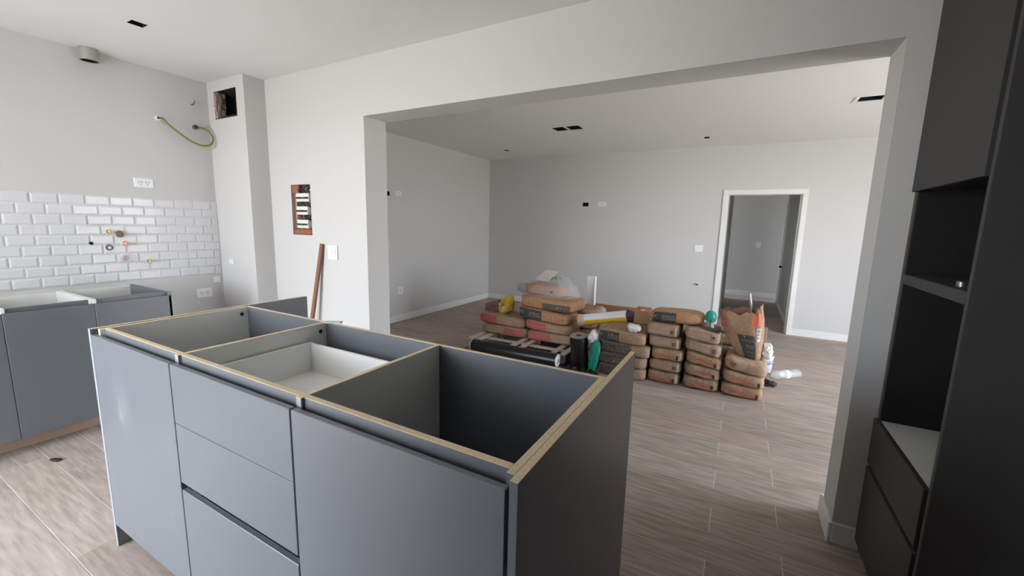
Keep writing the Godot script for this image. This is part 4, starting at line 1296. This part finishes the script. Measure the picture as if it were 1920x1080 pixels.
func open_bag() -> void:
	# an upright kraft bag, torn open: rings of a crumpled loft, outside and inside
	var t := thing("open_paper_bag", "open kraft bag with black labels and orange print standing on the right column of sacks", "sack", Vector3(0.065, 0.337, -4.25))
	var n := FastNoiseLite.new()
	n.seed = 63
	n.frequency = 1.0
	var rings := [  # height, centre x, centre z, half width, half depth, turn
		[0.0, 0.085, 0.0, 0.085, 0.075, 0.30],
		[0.03, 0.078, 0.0, 0.098, 0.085, 0.30],
		[0.10, 0.055, 0.0, 0.120, 0.095, 0.28],
		[0.18, 0.025, 0.0, 0.145, 0.100, 0.26],
		[0.26, 0.005, 0.0, 0.160, 0.100, 0.24],
		[0.33, -0.005, -0.01, 0.168, 0.098, 0.2],
		[0.38, -0.015, -0.02, 0.165, 0.090, 0.16],
		[0.42, -0.02, -0.03, 0.158, 0.082, 0.12]]
	var N := 48
	var p := func(i: int, j: int, inset: float) -> Vector3:
		var r: Array = rings[i]
		var a := TAU * (j % N) / N
		var ca := cos(a)
		var sa := sin(a)
		var x: float = signf(ca) * pow(absf(ca), 0.5) * (r[3] - inset)
		var z: float = signf(sa) * pow(absf(sa), 0.5) * (r[4] - inset)
		var crumple: float = 0.012 + 0.075 * r[0]
		var w := crumple * n.get_noise_3d(x * 11, r[0] * 9, z * 11)
		x *= 1 + w * 4.0
		z *= 1 + w * 6.0
		var y: float = r[0]
		if i >= 5:
			y += 0.05 * (i - 4) / 3.0 * n.get_noise_2d(ca * 2.2 + 4, sa * 2.2) + (0.05 * maxf(0.0, ca) - 0.025 * maxf(0.0, sa)) * (i - 4) / 3.0
		var turn: float = r[5]
		return Vector3(r[1] + x * cos(turn) - z * sin(turn), y, r[2] + x * sin(turn) + z * cos(turn))
	for layer in 2:
		var st := SurfaceTool.new()
		st.begin(Mesh.PRIMITIVE_TRIANGLES)
		st.set_smooth_group(0)
		for i in rings.size() - 1:
			for j in N:
				var a: Vector3 = p.call(i, j, layer * 0.003)
				var b: Vector3 = p.call(i, j + 1, layer * 0.003)
				var c: Vector3 = p.call(i + 1, j + 1, layer * 0.003)
				var d: Vector3 = p.call(i + 1, j, layer * 0.003)
				for v in ([a, b, c, a, c, d] if layer == 0 else [a, c, b, a, d, c]):
					st.add_vertex(v)
		if layer == 0:
			for j in N:
				for v in [Vector3(0.085, 0, 0), p.call(0, j + 1, 0.0), p.call(0, j, 0.0)]:
					st.add_vertex(v)
		else:   # what is left in the bag
			for j in N:
				for v in [Vector3(0.0, 0.30, -0.01), p.call(4, j, 0.003), p.call(4, j + 1, 0.003)]:
					st.add_vertex(v)
		st.generate_normals()
		part("bag_wall" if layer == 0 else "bag_inside", st.commit(), M.kraft if layer == 0 else M.cardboard_dark, t, Vector3.ZERO)
	# prints: bands of the same loft, lifted off it
	for k in [["label", M.dark_label_square, 0.15, 3.5, 7.4, 12.4], ["label", M.pale_label, 2.9, 4.4, 2.2, 6.2], ["orange_print", M.orange_print, 4.6, 6.4, 2.6, 9.6], ["red_print", M.red_label, 4, 6, 15.5, 20.0]]:
		var st := SurfaceTool.new()
		st.begin(Mesh.PRIMITIVE_TRIANGLES)
		st.set_smooth_group(0)
		var n0 := 8
		var rows := 6
		var at := func(u: float, v: float) -> Vector3:
			var ri: float = lerpf(k[2], k[3], v)
			var i := mini(int(ri), rings.size() - 2)
			var jf: float = lerpf(k[5], k[4], u)
			var j := int(jf)
			var lo: Vector3 = p.call(i, j, -0.0022).lerp(p.call(i, j + 1, -0.0022), jf - j)
			var hi: Vector3 = p.call(i + 1, j, -0.0022).lerp(p.call(i + 1, j + 1, -0.0022), jf - j)
			return lo.lerp(hi, ri - i)
		for x in n0:
			for y in rows:
				var uv := [Vector2(float(x) / n0, 1 - float(y) / rows), Vector2(float(x + 1) / n0, 1 - float(y) / rows), Vector2(float(x + 1) / n0, 1 - float(y + 1) / rows), Vector2(float(x) / n0, 1 - float(y + 1) / rows)]
				for c in [0, 2, 1, 0, 3, 2]:
					st.set_uv(uv[c])
					st.add_vertex(at.call(uv[c].x, 1 - uv[c].y))
		st.generate_normals()
		part(k[0], st.commit(), k[1], t, Vector3.ZERO)
	var hd := thing("tool_handle", "grey tool handle sticking up out of the open kraft bag", "handle", Vector3(0.12, 0.62, -4.30))
	part("handle", tube([Vector3(0.03, 0, 0), Vector3(-0.022, 0.285, -0.03)], 0.012, 10), M.steel, hd, Vector3.ZERO)
